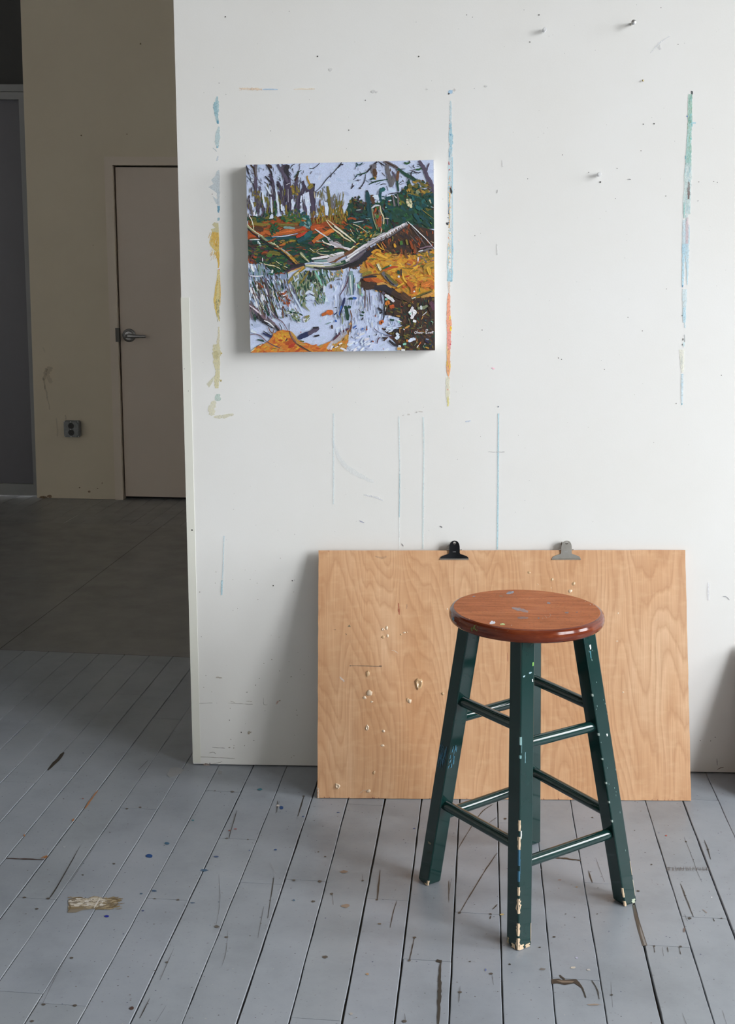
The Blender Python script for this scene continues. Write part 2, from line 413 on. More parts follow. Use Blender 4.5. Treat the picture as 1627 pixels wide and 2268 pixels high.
# paint drips and worn patches
BLU = (.02, .07, .22, 1); TEAL = (.03, .17, .22, 1)
for x, y, rx, ry, c in [(748, 667, 8, 4, BLU), (836, 605, 6, 3, (.05, .13, .22, .9)), (1300, 335, 5, 2.4, TEAL), (535, 970, 5, 2.4, (.02, .03, .30, 1)), (1408, 428, 4, 3, BLU), (770, 843, 6, 2.2, (.04, .10, .2, .8)),
                        (1020, 740, 9, 2.5, (.04, .11, .2, .8)), (1082, 672, 5, 2, (.04, .08, .2, .8)), (965, 490, 3, 1.5, TEAL), (707, 857, 3, 1.6, (.05, .12, .2, .8)), (1248, 640, 2, 1, BLU), (1378, 637, 3, 1.5, BLU),
                        (963, 903, 6, 1.6, (.08, .14, .22, .7)), (715, 943, 3, 1.6, (.05, .08, .2, .7)), (1470, 890, 3, 2, (.05, .12, .2, .7)), (1178, 533, 4, 1, (.35, .07, .06, 1)), (1148, 541, 2.4, 1.4, (.25, .06, .04, 1)),
                        (322, 622, 3, 1.6, (.5, .52, .55, .8)), (660, 1430, 5, 3.5, (.09, .05, .04, 1)), (415, 381, 2, 1, (.3, .1, .07, 1))]:
    fblob(*A6(x, y), rx, ry, c, .2)
for x, y, rx, ry, c in [(475, 683, 8, 3.4, (.30, .21, .15, .8)), (490, 906, 9, 4, (.33, .24, .17, .8)), (630, 1352, 4, 2.4, (.4, .25, .13, 1)), (712, 1023, 4, 1.8, (.16, .13, .1, 1)), (440, 293, 3, 1, BLU), (210, 320, 2.4, 1.2, BLU),
                        (30, 538, 3, 1.6, BLU), (1512, 962, 4, 2, (.45, .33, .14, 1)), (1405, 1325, 2, 3, (.12, .16, .4, .8)), (525, 1612, 4, 2.6, (.45, .42, .38, .8)), (68, 258, 4, 2.4, BLU), (45, 248, 3, 2, (.6, .55, .5, 1)), (938, 398, 2.5, 1, BLU)]:
    fblob(*A8(x, y), rx, ry, c, .25)
for x, y, rx, ry, c in [(1090, 1383, 6, 2.6, (.55, .50, .42, 1)), (1187, 1397, 4, 2, (.5, .47, .45, 1)), (1112, 1322, 3, 1.6, (.45, .45, .6, 1)), (1008, 838, 4, 1.2, (.3, .2, .16, .9)), (650, 1052, 4, 2, (.45, .33, .14, 1)), (1113, 882, 2, 1, (.5, .3, .1, 1)),
                        (900, 1392, 7, 3, (.22, .19, .16, .6)), (1220, 1612, 14, 2, (.36, .27, .2, .7))]:
    fblob(*A5(x, y), rx, ry, c, .25)
for x, y, rx, ry, c in [(362, 245, 1.8, 1.4, (.4, .06, .04, 1)), (285, 215, 1.2, .8, BLU), (850, 907, 1.4, 1.2, (.8, .8, .8, 1)), (555, 1258, 1.8, 5, (.16, .1, .08, .9))]:
    fblob(*A7(x, y), rx, ry, c, .2)
fline([A7(750, 1035), A7(800, 1075)], 1.4, (.3, .2, .15, .8))
for k in range(26):                                      # the patched joint with a row of old staples
    x = 370 + k * 18 + random.uniform(-6, 6); fline([A7(x, 582 + random.uniform(-6, 6)), A7(x + random.uniform(-6, 8), 622)], 1.3, (.12, .10, .09, .8))
# worn patch: bare wood ringed with old brown varnish, and the pale scraped spots by the wall corner
P6 = lambda l: [A6(*p) for p in l]
fmark(P6([(345, 885), (385, 875), (440, 880), (470, 868), (520, 878), (585, 885), (590, 905), (560, 922), (520, 930), (450, 935), (410, 940), (380, 952), (338, 952), (355, 930), (340, 905)]), (.30, .25, .18, .75))
random.seed(21)
for _ in range(150):
    x, y = random.uniform(338, 585), random.uniform(876, 936)
    edge = x > 510 or y > 925 or y < 880
    fline([A6(x, y), A6(x + random.uniform(6, 15), y + random.uniform(-4, 0)), A6(x + random.uniform(16, 42), y + random.uniform(-8, 1))], random.uniform(1.0, 3.6),
          random.choice([(.30, .23, .13, .8), (.24, .18, .10, .8), (.42, .34, .22, .9)] if edge else [(.64, .60, .54, 1), (.58, .53, .45, 1), (.66, .63, .58, 1), (.45, .37, .26, .9), (.52, .46, .36, .9)]), .5)
for l in ([(338, 950), (352, 925), (345, 905)], [(340, 890), (390, 876), (430, 884)], [(520, 930), (565, 925), (592, 905)], [(540, 880), (580, 886), (596, 892)]): fline(P6(l), 2.4, (.20, .14, .07, .85), .5)
fline(P6([(470, 930), (500, 880)]), 3, (.66, .62, .57, 1))
fmark(P6([(835, 262), (850, 232), (880, 222), (905, 232), (925, 238), (908, 252), (880, 268), (850, 275)]), (.48, .49, .50, .65))
fmark(P6([(1088, 252), (1095, 240), (1112, 244), (1108, 258), (1094, 260)]), (.42, .42, .42, .5))
for l in ([(490, 340), (460, 380), (425, 430)], [(370, 482), (362, 494)], [(125, 570), (118, 562)], [(205, 680), (235, 668), (225, 682)]):
    fline(P6(l), 3.5, (.42, .19, .08, 1), .4)
fline(P6([(30, 680), (120, 683), (222, 687)]), 2.5, (.08, .05, .04, 1))
for _ in range(900):                                     # fine dirt and flecks trodden in
    s_, t_ = random.uniform(-1.1, .95), random.uniform(-1.2, .0)
    P = FS * s_ + FT * t_; r = random.uniform(.0004, .0014)
    ZF[0] += 2e-7
    d = random.choice([(.10, .09, .08, .8), (.10, .09, .08, .6), (.14, .11, .08, .8), (.55, .55, .55, .7), (.06, .08, .14, .7)])
    fb.face([P + Vector((r * 1.3 * math.cos(a) * random.uniform(.7, 1.3), r * math.sin(a), ZF[0])) for a in (0, 1.05, 2.1, 3.14, 4.2, 5.25)], 2, d)
# pale scuffs
for l, w in (([(1380, 760), (1350, 700)], 1), ([(1330, 1010), (1330, 1040)], 1), ([(400, 500), (420, 520)], 1)): fline(P6(l), w, (.45, .45, .45, .5))
floor = fb.build('floor', [floorpaint, darkwood, MKG], merge=False); tag(floor, kind='structure')

# ---- partition wall with the paint marks left on it
random.seed(3)
EL_B, EL_T = -.4876, -.4967           # left edge at the floor and at z = 1.852
def edge_x(z): return EL_B + (EL_T - EL_B) * z / 1.852
ZC = 4.2
wb = MB()
wl0, wl1 = edge_x(0), edge_x(ZC)
wb.face([(wl0, 0, .003), (XR, 0, .003), (XR, 0, ZC), (wl1, 0, ZC)], 0)
wb.face([(wl0, .11, .003), (wl1, .11, ZC), (XR, .11, ZC), (XR, .11, .003)], 0)
wb.face([(wl0, 0, .003), (wl1, 0, ZC), (wl1, .11, ZC), (wl0, .11, .003)], 0)
wb.face([(wl0, 0, .003), (wl0, .11, .003), (XR, .11, .003), (XR, 0, .003)], 0)
ZW = [.0003]
def wpoint(x, y): return wall_at(x, y, -ZW[0])
def wmark(poly, color):
    ZW[0] += 1.2e-6; wb.face([wpoint(*p) for p in poly], 1, color)
def wline(pts, w, color, jag=.3, taper=True, sub=5):
    W = w if isinstance(w, (list, tuple)) else None
    if W is None:
        pts = smooth_line(pts, sub); n = len(pts)
        W = [w * ((math.sin(math.pi * (k + .3) / (n + .4)) ** .5) if taper else 1) for k in range(n)]
        L, R = ribbon(pts, W, jag)
    else: L, R = ribbon(pts, W, jag, sub)
    ZW[0] += 1.2e-6
    wb.grid([[wpoint(*p) for p in L], [wpoint(*p) for p in R]], 1, color)
def wblob(x, y, rx, ry, color, jag=.3, n=11, rot=0): wmark(blob(x, y, rx, ry, jag, n, rot), color)
def dry(x0, x1, y0, y1, n, cols, lmin=4, lmax=14, w=1.2, ang=0):
    """dry-brush speckle inside an upright band"""
    for _ in range(n):
        y = random.uniform(y0, y1); t = (y - y0) / max(y1 - y0, 1)
        xa = x0[0] + (x0[1] - x0[0]) * t; xb = x1[0] + (x1[1] - x1[0]) * t
        x = random.uniform(xa, xb); l = random.uniform(lmin, lmax)
        wline([(x, y), (x + random.uniform(-1.2, 1.2) + ang * l, y + l)], random.uniform(.5, 1) * w, random.choice(cols), .4, sub=2)
def K(r, g, b, a=1.0): return (*lin(r, g, b, 1.12)[:3], a)
# left streak (pale blue, then ochre, fading to straw)
BL1, BL2, BL3 = K(172, 202, 210, .8), K(190, 212, 217, .7), K(198, 210, 218, .6)
LB = lambda x, y: (450 + x / 5.67, 180 + y / 5.67)
LC = lambda x, y: (450 + x / 5.67, 560 + y / 5.67)
wline([LB(175, 190), LB(165, 300), LB(165, 400), LB(180, 520)], [3, 12, 9, 4], BL1, .25)
wline([LB(150, 260), LB(150, 340), LB(165, 430)], [6, 8, 5], K(165, 200, 210, .7), .4)
wline([LB(182, 490), LB(186, 535)], 4, K(95, 150, 175))
wline([LB(195, 570), LB(185, 650), LB(175, 760), LB(175, 840)], [3, 9, 11, 4], BL2, .25)
wline([LB(176, 815), LB(178, 838)], 3, K(125, 170, 190)); wline([LB(120, 835), LB(170, 880)], 2.4, BL3)
wline([LB(185, 940), LB(170, 1000)], 4, K(205, 215, 228, .5))
wmark([LB(*p) for p in [(200, 1110), (208, 1200), (205, 1350), (200, 1420), (165, 1400), (110, 1360), (65, 1330), (130, 1290), (100, 1240), (150, 1190), (170, 1130)]], BL3)
wline([LB(190, 1380), LB(190, 1470), LB(190, 1560)], [8, 6, 5], BL3, .3)
for k in range(5): wline([LB(120 + 12 * k, 1440 + 10 * k), LB(165 + 8 * k, 1540)], 1.5, BL3)
wline([LB(190, 1565), LB(192, 1600), LB(190, 1650)], [6, 5, 3], K(110, 160, 185, .9), .4)
wblob(*LB(190, 1730), 3, 4, K(150, 185, 195, .8))
wmark([LB(*p) for p in [(190, 1780), (196, 1900), (110, 1890), (95, 1860), (150, 1840), (110, 1800), (140, 1770)]], K(205, 195, 140, .6))
OC1, OC2, OC3 = K(214, 178, 92, .95), K(217, 190, 110, .9), K(222, 205, 140, .8)
wmark([LB(*p) for p in [(110, 1890), (195, 1900), (200, 2000), (198, 2100), (205, 2190), (195, 2268), (165, 2200), (175, 2160), (110, 2090), (75, 2030), (85, 1960), (100, 1930)]], OC2)
wmark([LB(*p) for p in [(115, 1900), (190, 1905), (196, 2010), (190, 2090), (140, 2070), (105, 2000)]], OC1)
dry((463, 468), (483, 485), 512, 570, 60, [OC1, OC3, K(200, 160, 70, .8), K(235, 225, 200, .6)], 3, 10, 1.4, -.3)
wline([LC(165, -10), LC(180, 60), LC(195, 130), LC(188, 190)], [9, 5, 4, 2], OC1, .3)
wline([LC(190, 210), LC(190, 290), LC(185, 420), LC(178, 560), LC(175, 680), LC(185, 790), LC(205, 860)], [5, 7, 9, 12, 10, 6, 2], OC3, .25)
wline([LC(180, 330), LC(155, 470), LC(145, 600), LC(160, 720), LC(175, 790)], [3, 5, 6, 4, 2], OC2, .35)
wline([LC(208, 320), LC(212, 520), LC(208, 660)], 2, OC1, .3)
dry((478, 480), (486, 486), 660, 712, 45, [K(150, 150, 120, .8), K(215, 205, 165, .8), K(130, 140, 110, .8)], 2, 6, 1.2)
wline([LC(195, 930), LC(192, 1060), LC(185, 1160)], [3, 5, 7], K(222, 214, 180, .6), .4)
wline([LC(165, 1150), LC(165, 1260), LC(170, 1380), LC(178, 1480), LC(170, 1600), LC(170, 1700)], [14, 18, 14, 9, 14, 7], K(217, 210, 170, .75), .25)
wline([LC(160, 1230), LC(158, 1330)], 12, K(212, 204, 160, .6), .3)
for k in range(6): wline([LC(150 - 5 * k, 1540 + 12 * k), LC(40 + 6 * k, 1650 + 8 * k)], 1.6, K(215, 212, 185, .6))
wline([LC(185, 1770), LC(185, 1860)], 11, K(190, 208, 200, .7), .4)
wline([LC(150, 1860), LC(100, 1960), LC(120, 2040)], 14, K(222, 218, 190, .55), .4)
wline([LC(130, 2060), LC(230, 2060), LC(380, 2030)], 7, K(218, 214, 190, .6), .4)
wblob(*LC(222, 1605), 1.5, 2.5, K(170, 150, 70)); wblob(*LC(225, 1262), 2, 2, K(200, 180, 110)); wblob(*LC(200, 210), 1.4, 1.4, K(215, 140, 120))
# centre streak (light blue, yellow flecks, black blots, then the salmon band)
CB = lambda x, y: (960 + x / 5.97, 180 + y / 5.97)
CC = lambda x, y: (960 + x / 5.97, 540 + y / 5.97)
CL1, CL2 = K(196, 217, 226, .65), K(170, 206, 220, .8)
wblob(*CB(222, 140), 4.5, 4.5, K(170, 200, 224, .9)); wblob(*CB(200, 166), 2.2, 1.6, K(60, 60, 62)); wblob(*CB(275, 115), 2, 3.4, K(214, 208, 203, .8))
wline([CB(222, 260), CB(228, 340), CB(225, 430), CB(222, 520), CB(225, 620)], [3, 5, 4, 5, 5], CL1, .3)
wline([CB(220, 560), CB(228, 660), CB(232, 760), CB(228, 860), CB(222, 960)], [4, 7, 9, 7, 6], CL2, .35)
wline([CB(222, 900), CB(222, 1060), CB(222, 1200), CB(220, 1350), CB(222, 1500)], [8, 9, 10, 10, 9], CL1, .2)
wline([CB(248, 1000), CB(250, 1200), CB(248, 1500), CB(250, 1800), CB(247, 2000), CB(247, 2268)], [1.5, 2, 1.6, 1.8, 2.4, 3], CL2, .35)
wline([CB(222, 1450), CB(222, 1700), CB(222, 2000), CB(222, 2268)], [8, 8, 9, 9], K(212, 224, 228, .45), .2)
wline([CB(215, 705), CB(235, 712)], 2.4, K(70, 130, 175)); wline([CB(210, 930), CB(210, 1010)], 1.6, K(90, 140, 175)); wline([CB(200, 1060), CB(205, 1110)], 2, K(190, 70, 70)); wblob(*CB(207, 1170), 1.3, 1.3, K(195, 80, 80))
wmark([CB(*p) for p in [(208, 1395), (222, 1400), (235, 1375), (232, 1410), (248, 1460), (238, 1490), (222, 1480), (215, 1440)]], K(48, 48, 50))
wline([CB(205, 1330), CB(200, 1420), CB(198, 1560), CB(200, 1740)], [4, 3, 2.4, 3], CL2, .5)
wline([CB(210, 1470), CB(208, 1560), CB(205, 1660), CB(205, 1760), CB(210, 1860), CB(205, 1940)], [3, 2.6, 2.2, 2.4, 2, 2.6], K(222, 180, 110, .9), .5)
wline([CB(205, 1600), CB(198, 1740)], 2.4, K(110, 150, 185, .9)); wblob(*CB(199, 1748), 1.4, 1.6, K(60, 70, 80)); wblob(*CB(190, 1804), 1.2, 1.2, K(60, 60, 66))
wblob(*CB(182, 1882), 3, 3.4, K(50, 50, 52)); wblob(*CB(200, 1872), 1.8, 2, K(70, 70, 70))
for _ in range(70):
    y = random.uniform(1250, 2240); wblob(*CB(random.uniform(195, 220), y), random.uniform(.5, 1.3), random.uniform(.6, 2), random.choice([K(225, 190, 130), K(235, 205, 160), K(190, 200, 170), K(140, 175, 190), K(226, 170, 140)]))
for y in (520, 560, 625, 840): wblob(*CB(212, y), .8, .9, K(150, 90, 100))
for _ in range(60):
    y = random.uniform(0, 500); wblob(*CC(random.uniform(182, 225), y), random.uniform(.5, 1.4), random.uniform(.6, 2.2), random.choice([K(228, 200, 150), K(190, 205, 195), K(140, 180, 195), K(232, 190, 150), K(170, 200, 210)]))
wline([CC(248, 0), CC(250, 120), CC(245, 260), CC(248, 400), CC(238, 500)], [2.6, 3, 2.6, 3.2, 3], CL2, .4)
wline([CC(190, 60), CC(188, 250), CC(190, 490)], [1.4, 2, 4], CL2, .5); wline([CC(212, 380), CC(212, 490)], [6, 9], CL2, .3)
wblob(*CC(228, 492), 2, 1.4, K(90, 140, 160)); wline([CC(205, 500), CC(205, 650)], [4, 3], K(215, 195, 180, .8), .5)
SA1, SA2, SA3 = K(226, 157, 128), K(222, 148, 136), K(226, 166, 120)
wline([CC(198, 650), CC(205, 700), CC(195, 780), CC(198, 860), CC(198, 960), CC(203, 1050), CC(205, 1120), CC(202, 1200)], [2, 6, 6.5, 7.5, 8, 12, 10, 8], SA1, .18)
wline([CC(198, 1130), CC(202, 1200), CC(203, 1290), CC(200, 1360), CC(200, 1420)], [7, 8, 9, 8, 7], SA2, .2)
wline([CC(200, 1400), CC(198, 1500), CC(195, 1600), CC(193, 1700), CC(195, 1750)], [6, 7, 8.5, 7, 3], SA3, .2)
wline([CC(218, 950), CC(212, 1010)], 3, K(240, 205, 80), .4); wline([CC(225, 1090), CC(222, 1150)], 5, K(245, 215, 60), .4); wblob(*CC(228, 1115), 1, 1.6, K(220, 120, 70))
wblob(*CC(222, 1330), 1.4, 2, K(200, 90, 110)); wline([CC(178, 1540), CC(182, 1620)], 4, K(226, 185, 90, .9), .4); wline([CC(215, 1580), CC(212, 1650)], 3, K(232, 190, 90), .4)
wline([CC(175, 1320), CC(176, 1480)], 2, K(236, 210, 150, .7), .5)
wline([CC(188, 1760), CC(187, 1900), CC(186, 2020), CC(188, 2100)], [8, 9, 8, 4], K(226, 222, 195, .55), .2)
wline([CC(190, 2020), CC(188, 2150)], 4, K(222, 212, 140, .8), .5); wline([CC(195, 1750), CC(212, 1785)], 1.2, K(225, 180, 140)); wline([CC(178, 1915), CC(195, 1935)], 1.4, K(235, 150, 130))
# right streak (sea green fading to pale blue)
RB = lambda x, y: (1480 + x / 5.97, 180 + y / 5.97)
RC = lambda x, y: (1480 + x / 5.97, 540 + y / 5.97)
wmark([RB(*p) for p in [(298, 125), (320, 130), (322, 160), (312, 185), (300, 170)]], K(70, 75, 78))
wline([RB(285, 170), RB(285, 300), RB(282, 420), RB(285, 560)], [8, 10, 10, 10], K(172, 203, 192, .85), .15)
wline([RB(280, 560), RB(275, 700), RB(270, 830), RB(265, 960), RB(262, 1060), RB(262, 1120)], [10, 9, 11, 12, 13, 12], K(170, 205, 200, .85), .15)
wline([RB(265, 1080), RB(258, 1250), RB(250, 1400), RB(245, 1550), RB(240, 1750)], [14, 16, 16, 17, 16], K(206, 222, 222, .7), .12)
wline([RB(285, 430), RB(290, 500), RB(305, 560), RB(310, 600)], [7, 6, 5, 2], K(150, 200, 205, .9), .3); wline([RB(315, 548), RB(360, 552)], 3, K(170, 210, 222, .9)); wline([RB(270, 505), RB(298, 550)], 2.4, K(95, 150, 150))
wline([RB(270, 740), RB(305, 770)], 2.4, K(110, 175, 175)); wblob(*RB(246, 462), 1.2, 1.4, K(70, 110, 190)); wline([RB(222, 980), RB(224, 1030)], 2, K(110, 175, 185)); wline([RB(305, 180), RB(300, 240)], 4, K(150, 185, 170, .9))
dry((1525, 1520), (1532, 1530), 210, 360, 150, [K(140, 185, 170, .7), K(195, 220, 210, .7), K(150, 195, 190, .8), K(185, 205, 160, .5)], 3, 10, 1.3)
dry((1516, 1512), (1529, 1526), 360, 480, 60, [K(185, 212, 208, .6), K(170, 205, 215, .6)], 4, 16, 1.4)
wline([RB(270, 1330), RB(265, 1420), RB(268, 1500), RB(262, 1560)], [4, 6, 5, 3], K(140, 130, 128, .75), .4); wline([RB(268, 1450), RB(266, 1560)], 3, K(120, 85, 85, .8), .4)
wline([RB(205, 1600), RB(208, 1720), RB(203, 1810)], 2, K(150, 195, 190)); wblob(*RB(223, 1093), .9, 1, K(70, 80, 80))
wline([RB(250, 1800), RB(245, 1930), RB(242, 2060), RB(245, 2200)], [4, 6, 6, 3], K(205, 190, 196, .8), .25)
wline([RB(205, 1830), RB(205, 2000), RB(205, 2268)], [6, 7, 8], K(198, 218, 228, .7), .2); wline([RB(272, 1900), RB(270, 2150)], 3, K(190, 215, 225, .8), .4)
wline([RC(205, 0), RC(200, 150), RC(195, 300), RC(190, 450), RC(188, 560)], [8, 6, 5, 5, 3], K(180, 212, 226, .85), .25); wline([RC(240, 0), RC(245, 150), RC(248, 300), RC(250, 540)], [10, 8, 5, 2], K(190, 216, 227, .75), .35)
wblob(*RC(186, 560), 1.2, 2.4, K(60, 120, 160)); wline([RC(212, 600), RC(212, 740), RC(210, 840)], [9, 10, 8], K(206, 224, 230, .7), .15)
wline([RC(208, 840), RC(208, 950), RC(208, 1040)], [6, 7, 5], K(184, 214, 226, .85), .2); wline([RC(212, 1040), RC(220, 1110)], 2.4, K(180, 212, 226, .8))
wblob(*RC(191, 1264), 1.3, 2, K(60, 60, 60)); wblob(*RC(186, 1334), 1.2, 1.7, K(75, 75, 75)); wline([RC(212, 1200), RC(215, 1300)], 1.2, K(140, 150, 155)); wline([RC(203, 1300), RC(203, 1360)], 4, K(200, 220, 224, .8))
wline([RC(175, 1400), RC(180, 1550), RC(185, 1700)], [12, 9, 5], K(228, 228, 214, .6), .2); wline([RC(178, 1480), RC(175, 1600)], 1, K(150, 165, 170))
wline([RC(182, 1720), RC(180, 1850), RC(178, 2000), RC(176, 2100)], [4, 5, 4.4, 3], K(198, 217, 226, .8), .2); wblob(*RC(176, 2120), 1.4, 2.4, K(120, 170, 190))
for y in (1728, 1850, 1865): wline([RC(165, y), RC(195, y)], 1, K(160, 190, 205))
# thin blue run-down lines and other traces below
TL = K(190, 214, 222, .5); TL2 = K(172, 208, 220, .65)
for pts, w, c in (([(738, 916), (738.5, 1000), (738, 1117)], 3.2, K(210, 224, 230, .5)), ([(883, 922), (884, 980), (885, 1050), (884, 1146)], 2.4, K(205, 220, 225, .55)), ([(885, 1050), (884.5, 1100), (884, 1145)], 2.4, K(186, 208, 214, .55)), ([(884, 1146), (884, 1216)], 1.6, K(222, 228, 230, .6)),
                  ([(937, 924), (938, 1000), (937, 1100), (936, 1216)], 3.2, K(200, 218, 223, .5)), ([(1103.5, 916), (1103, 1000), (1102.5, 1100), (1101, 1217)], 3.4, TL2),
                  ([(496, 1187), (494, 1250), (491, 1318)], 2.6, K(190, 214, 226, .5)), ([(491, 1285), (490.5, 1318)], 3, TL2)):
    wline(pts, w, c, .15, False)
wblob(1103, 901, 1.6, 1.4, K(110, 120, 140))
wline([(735, 970), (755, 1020), (790, 1050), (828, 1067)], 10, K(217, 225, 231, .22), .3); wline([(805, 1096), (830, 1101), (848, 1109)], 4, K(212, 216, 226, .35)); wline([(795, 1153), (806, 1158)], 2.4, K(170, 172, 190, .8)); wline([(1030, 934), (1042, 932)], 3, K(200, 210, 226, .7))
wline([(1080, 1001), (1098, 1001), (1117, 1001)], 1.6, K(190, 190, 190, .8), .8); wline([(973, 1165), (979, 1168)], 2, K(110, 110, 115)); wline([(889, 1204), (893, 1210)], 1.5, K(120, 120, 125))
# faint tape line at the top with orange and blue traces
wline([(530, 196), (560, 197), (580, 198)], 4.5, K(232, 208, 182, .6), .5); wline([(580, 198), (615, 198)], 3, K(176, 200, 225, .8), .5); wline([(650, 197.5), (697, 197)], 2.6, K(236, 215, 185, .6), .5)
dry((530, 530), (582, 582), 193, 199, 26, [K(224, 190, 165, .8), K(235, 212, 190, .8)], 1, 3, 1.2)
for x, y, r in ((732, 154, 4), (826, 203, 4), (945, 198, 2.4), (1075, 191, 3), (1006, 199, 2.6), (833, 204, 2), (1050, 196, 1)): wblob(x, y, r, r * .8, K(206, 206, 205, .9))
# nail holes, specks and scuffs
for x, y, r in ((703, 125, 1.7), (927, 125, 1.7), (499, 37, 1.3), (1193, 33, 1.5), (1033, 33, 1), (1173, 93, 1.2), (1463, 17, 1), (1501, 98, 1), (772, 288, 1.4), (500, 209, .8), (809, 222, 1.2), (1329, 403, 1.9), (1424, 275, 1.3), (1448, 274, 1.6),
                (1366, 373, 1.1), (1394, 397, 1), (1580, 402, 1), (1588, 404, 1), (1545, 445, 1), (1547, 403, 1), (1419, 334, 1), (1245, 343, 1), (1168, 396, 1), (1303, 382, 1), (1474, 434, 1), (1362, 440, 1), (1475, 640, 1), (1510, 699, 1),
                (1390, 703, 1), (1422, 733, 1), (1236, 793, 1), (1243, 796, 1), (1338, 818, 1), (1597, 831, 1), (1067, 731, 1), (1051, 522, 1), (1497, 894, 1.2), (425, 1174, 2), (605, 1297, 1.3), (647, 1286, 1.4), (562, 1640, 1), (534, 1622, 1.2),
                (547, 1533, 1), (508, 1595, 1), (1550, 1640, 1), (1583, 1633, 1), (1573, 1641, 1), (1424, 178, 1.2), (419, 738, .8), (417, 866, .9), (640, 25, .8), (485, 184, .8), (470, 430, .9), (599, 290, .8), (1160, 22, .8), (1046, 38, .8)):
    wblob(x, y, r, r, K(70, 68, 66))
for _ in range(150): wblob(random.uniform(430, 1620), random.uniform(5, 1200), random.uniform(.4, .7), random.uniform(.4, .8), K(150, 148, 146, .9), n=6)
for _ in range(45): wblob(random.uniform(440, 690), random.uniform(1230, 1680), random.uniform(.4, 1.2), random.uniform(.4, 1.2), K(150, 145, 135, .9), n=7)
wline([(1389, 397), (1397, 397.5)], 1.4, K(120, 120, 120)); wline([(1101, 420), (1100, 428)], 1.6, K(160, 160, 160)); wline([(1100, 540), (1101, 565)], 1.6, K(208, 208, 208)); wline([(1112, 355), (1113, 370)], 1.5, K(214, 214, 214))
wline([(1088, 814), (1095, 817)], 3, K(240, 190, 205)); wline([(1440, 118), (1460, 95), (1483, 80)], 3, K(212, 214, 220, .4)); wline([(1455, 100), (1462, 110), (1460, 95)], 2.5, K(202, 202, 206, .5))
wline([(1600, 1321), (1608, 1322), (1615, 1329)], 1.6, K(150, 152, 158, .9)); wline([(1588, 1705), (1594, 1701), (1602, 1700)], 1.6, K(150, 140, 135, .9)); wline([(1587, 1680), (1588, 1695)], 1.4, K(165, 165, 165, .8)); wline([(1568, 1290), (1568, 1330)], 4, K(214, 214, 222, .5))
wline([(890, 921), (896, 919)], 1.4, K(190, 186, 180, .7), .8); wline([(926, 911), (936, 912)], 1.4, K(190, 186, 180, .7), .8); wblob(905, 918, 2, 1.6, K(195, 190, 185)); wblob(922, 913, 2, 1.6, K(185, 182, 178))
# kicked, dirty foot of the wall
wline([(430, 1676), (460, 1677), (490, 1678.5), (520, 1680)], 1.1, K(150, 145, 135, .8), .6); wline([(463, 1668), (472, 1666), (478, 1670)], 1.5, K(175, 172, 165, .8)); wline([(470, 1691), (480, 1690), (492, 1687)], 1, K(165, 160, 152, .8))
wmark([(449, 1694), (455, 1690), (462, 1692), (466, 1695.5), (452, 1696)], K(140, 128, 120)); wblob(464.5, 1690.6, .8, 1.4, K(40, 36, 34))
for x, y in ((510, 1553), (552, 1623), (615, 1553), (643, 1500), (505, 1656), (600, 1460), (478, 1500), (545, 1553)): wline([(x, y), (x + random.uniform(2, 14), y + random.uniform(-2, 3))], random.uniform(1, 2.4), K(186, 180, 168, .8), .6)
wline([(432, 1558), (470, 1557)], 1.2, K(196, 193, 186, .6), .9); wline([(505, 1557), (540, 1559), (560, 1560)], 1.2, K(196, 193, 186, .6), .9); wline([(583, 1545), (584, 1560), (592, 1561)], 1, K(200, 197, 190, .6)); wblob(551, 1623, 2.5, 4, K(170, 160, 145), rot=.4); wblob(614, 1556, 2, 4.5, K(205, 180, 170), rot=.5)
wline([(470, 1655), (498, 1657)], 1.4, K(160, 158, 155, .8), .6)
wall_front = wb.build('wall_front', [wallpaint, MK], merge=False); tag(wall_front, kind='structure')

# cream corner strip on the wall's free edge, from 660 px down
strip = Mat('cream_corner_strip', lin(226, 226, 216), .3, spec=.5)
tb_ = MB()
pts = []
for y in (659, 900, 1200, 1450, 1690):
    e = wall_at(418 + (444 - 418) * (y - 659) / 1031, y, -.0035); pts.append((e.x, e.z))
def xl(z): return edge_x(z) - .0008
for (xa, za), (xb, zb) in zip(pts, pts[1:]):
    zb2 = max(zb, .004)
    for (x0, x1, q) in ((xl(za), xa, -.0035),):
        tb_.face([(xl(zb2), -.0015, zb2), (xb, -.0015, zb2), (xa, -.0015, za), (xl(za), -.0015, za)], 0)
        tb_.face([(xb, -.0015, zb2), (xb, 0, zb2), (xa, 0, za), (xa, -.0015, za)], 0)
        tb_.face([(xl(zb2), -.0015, zb2), (xl(za), -.0015, za), (xl(za), .03, za), (xl(zb2), .03, zb2)], 0)
xa, za = pts[0]
tb_.face([(xl(za), -.0015, za), (xa, -.0015, za), (xa, 0, za), (xl(za), 0, za)], 0)
for (px, py, r) in ((408, 817, .0009), (417, 866, .0009), (425, 1174, .0022)):
    P = wall_at(px, py, -.0017); tb_.face([(P.x + r * math.cos(a), P.y, P.z + r * math.sin(a)) for a in (0, 1.05, 2.1, 3.14, 4.2, 5.25)][::-1], 1)
darkspot = Mat('nail_hole_dark', (.03, .028, .025, 1), .7)
corner_strip = tb_.build('trim_1', [strip, darkspot]); tag(corner_strip, kind='structure')

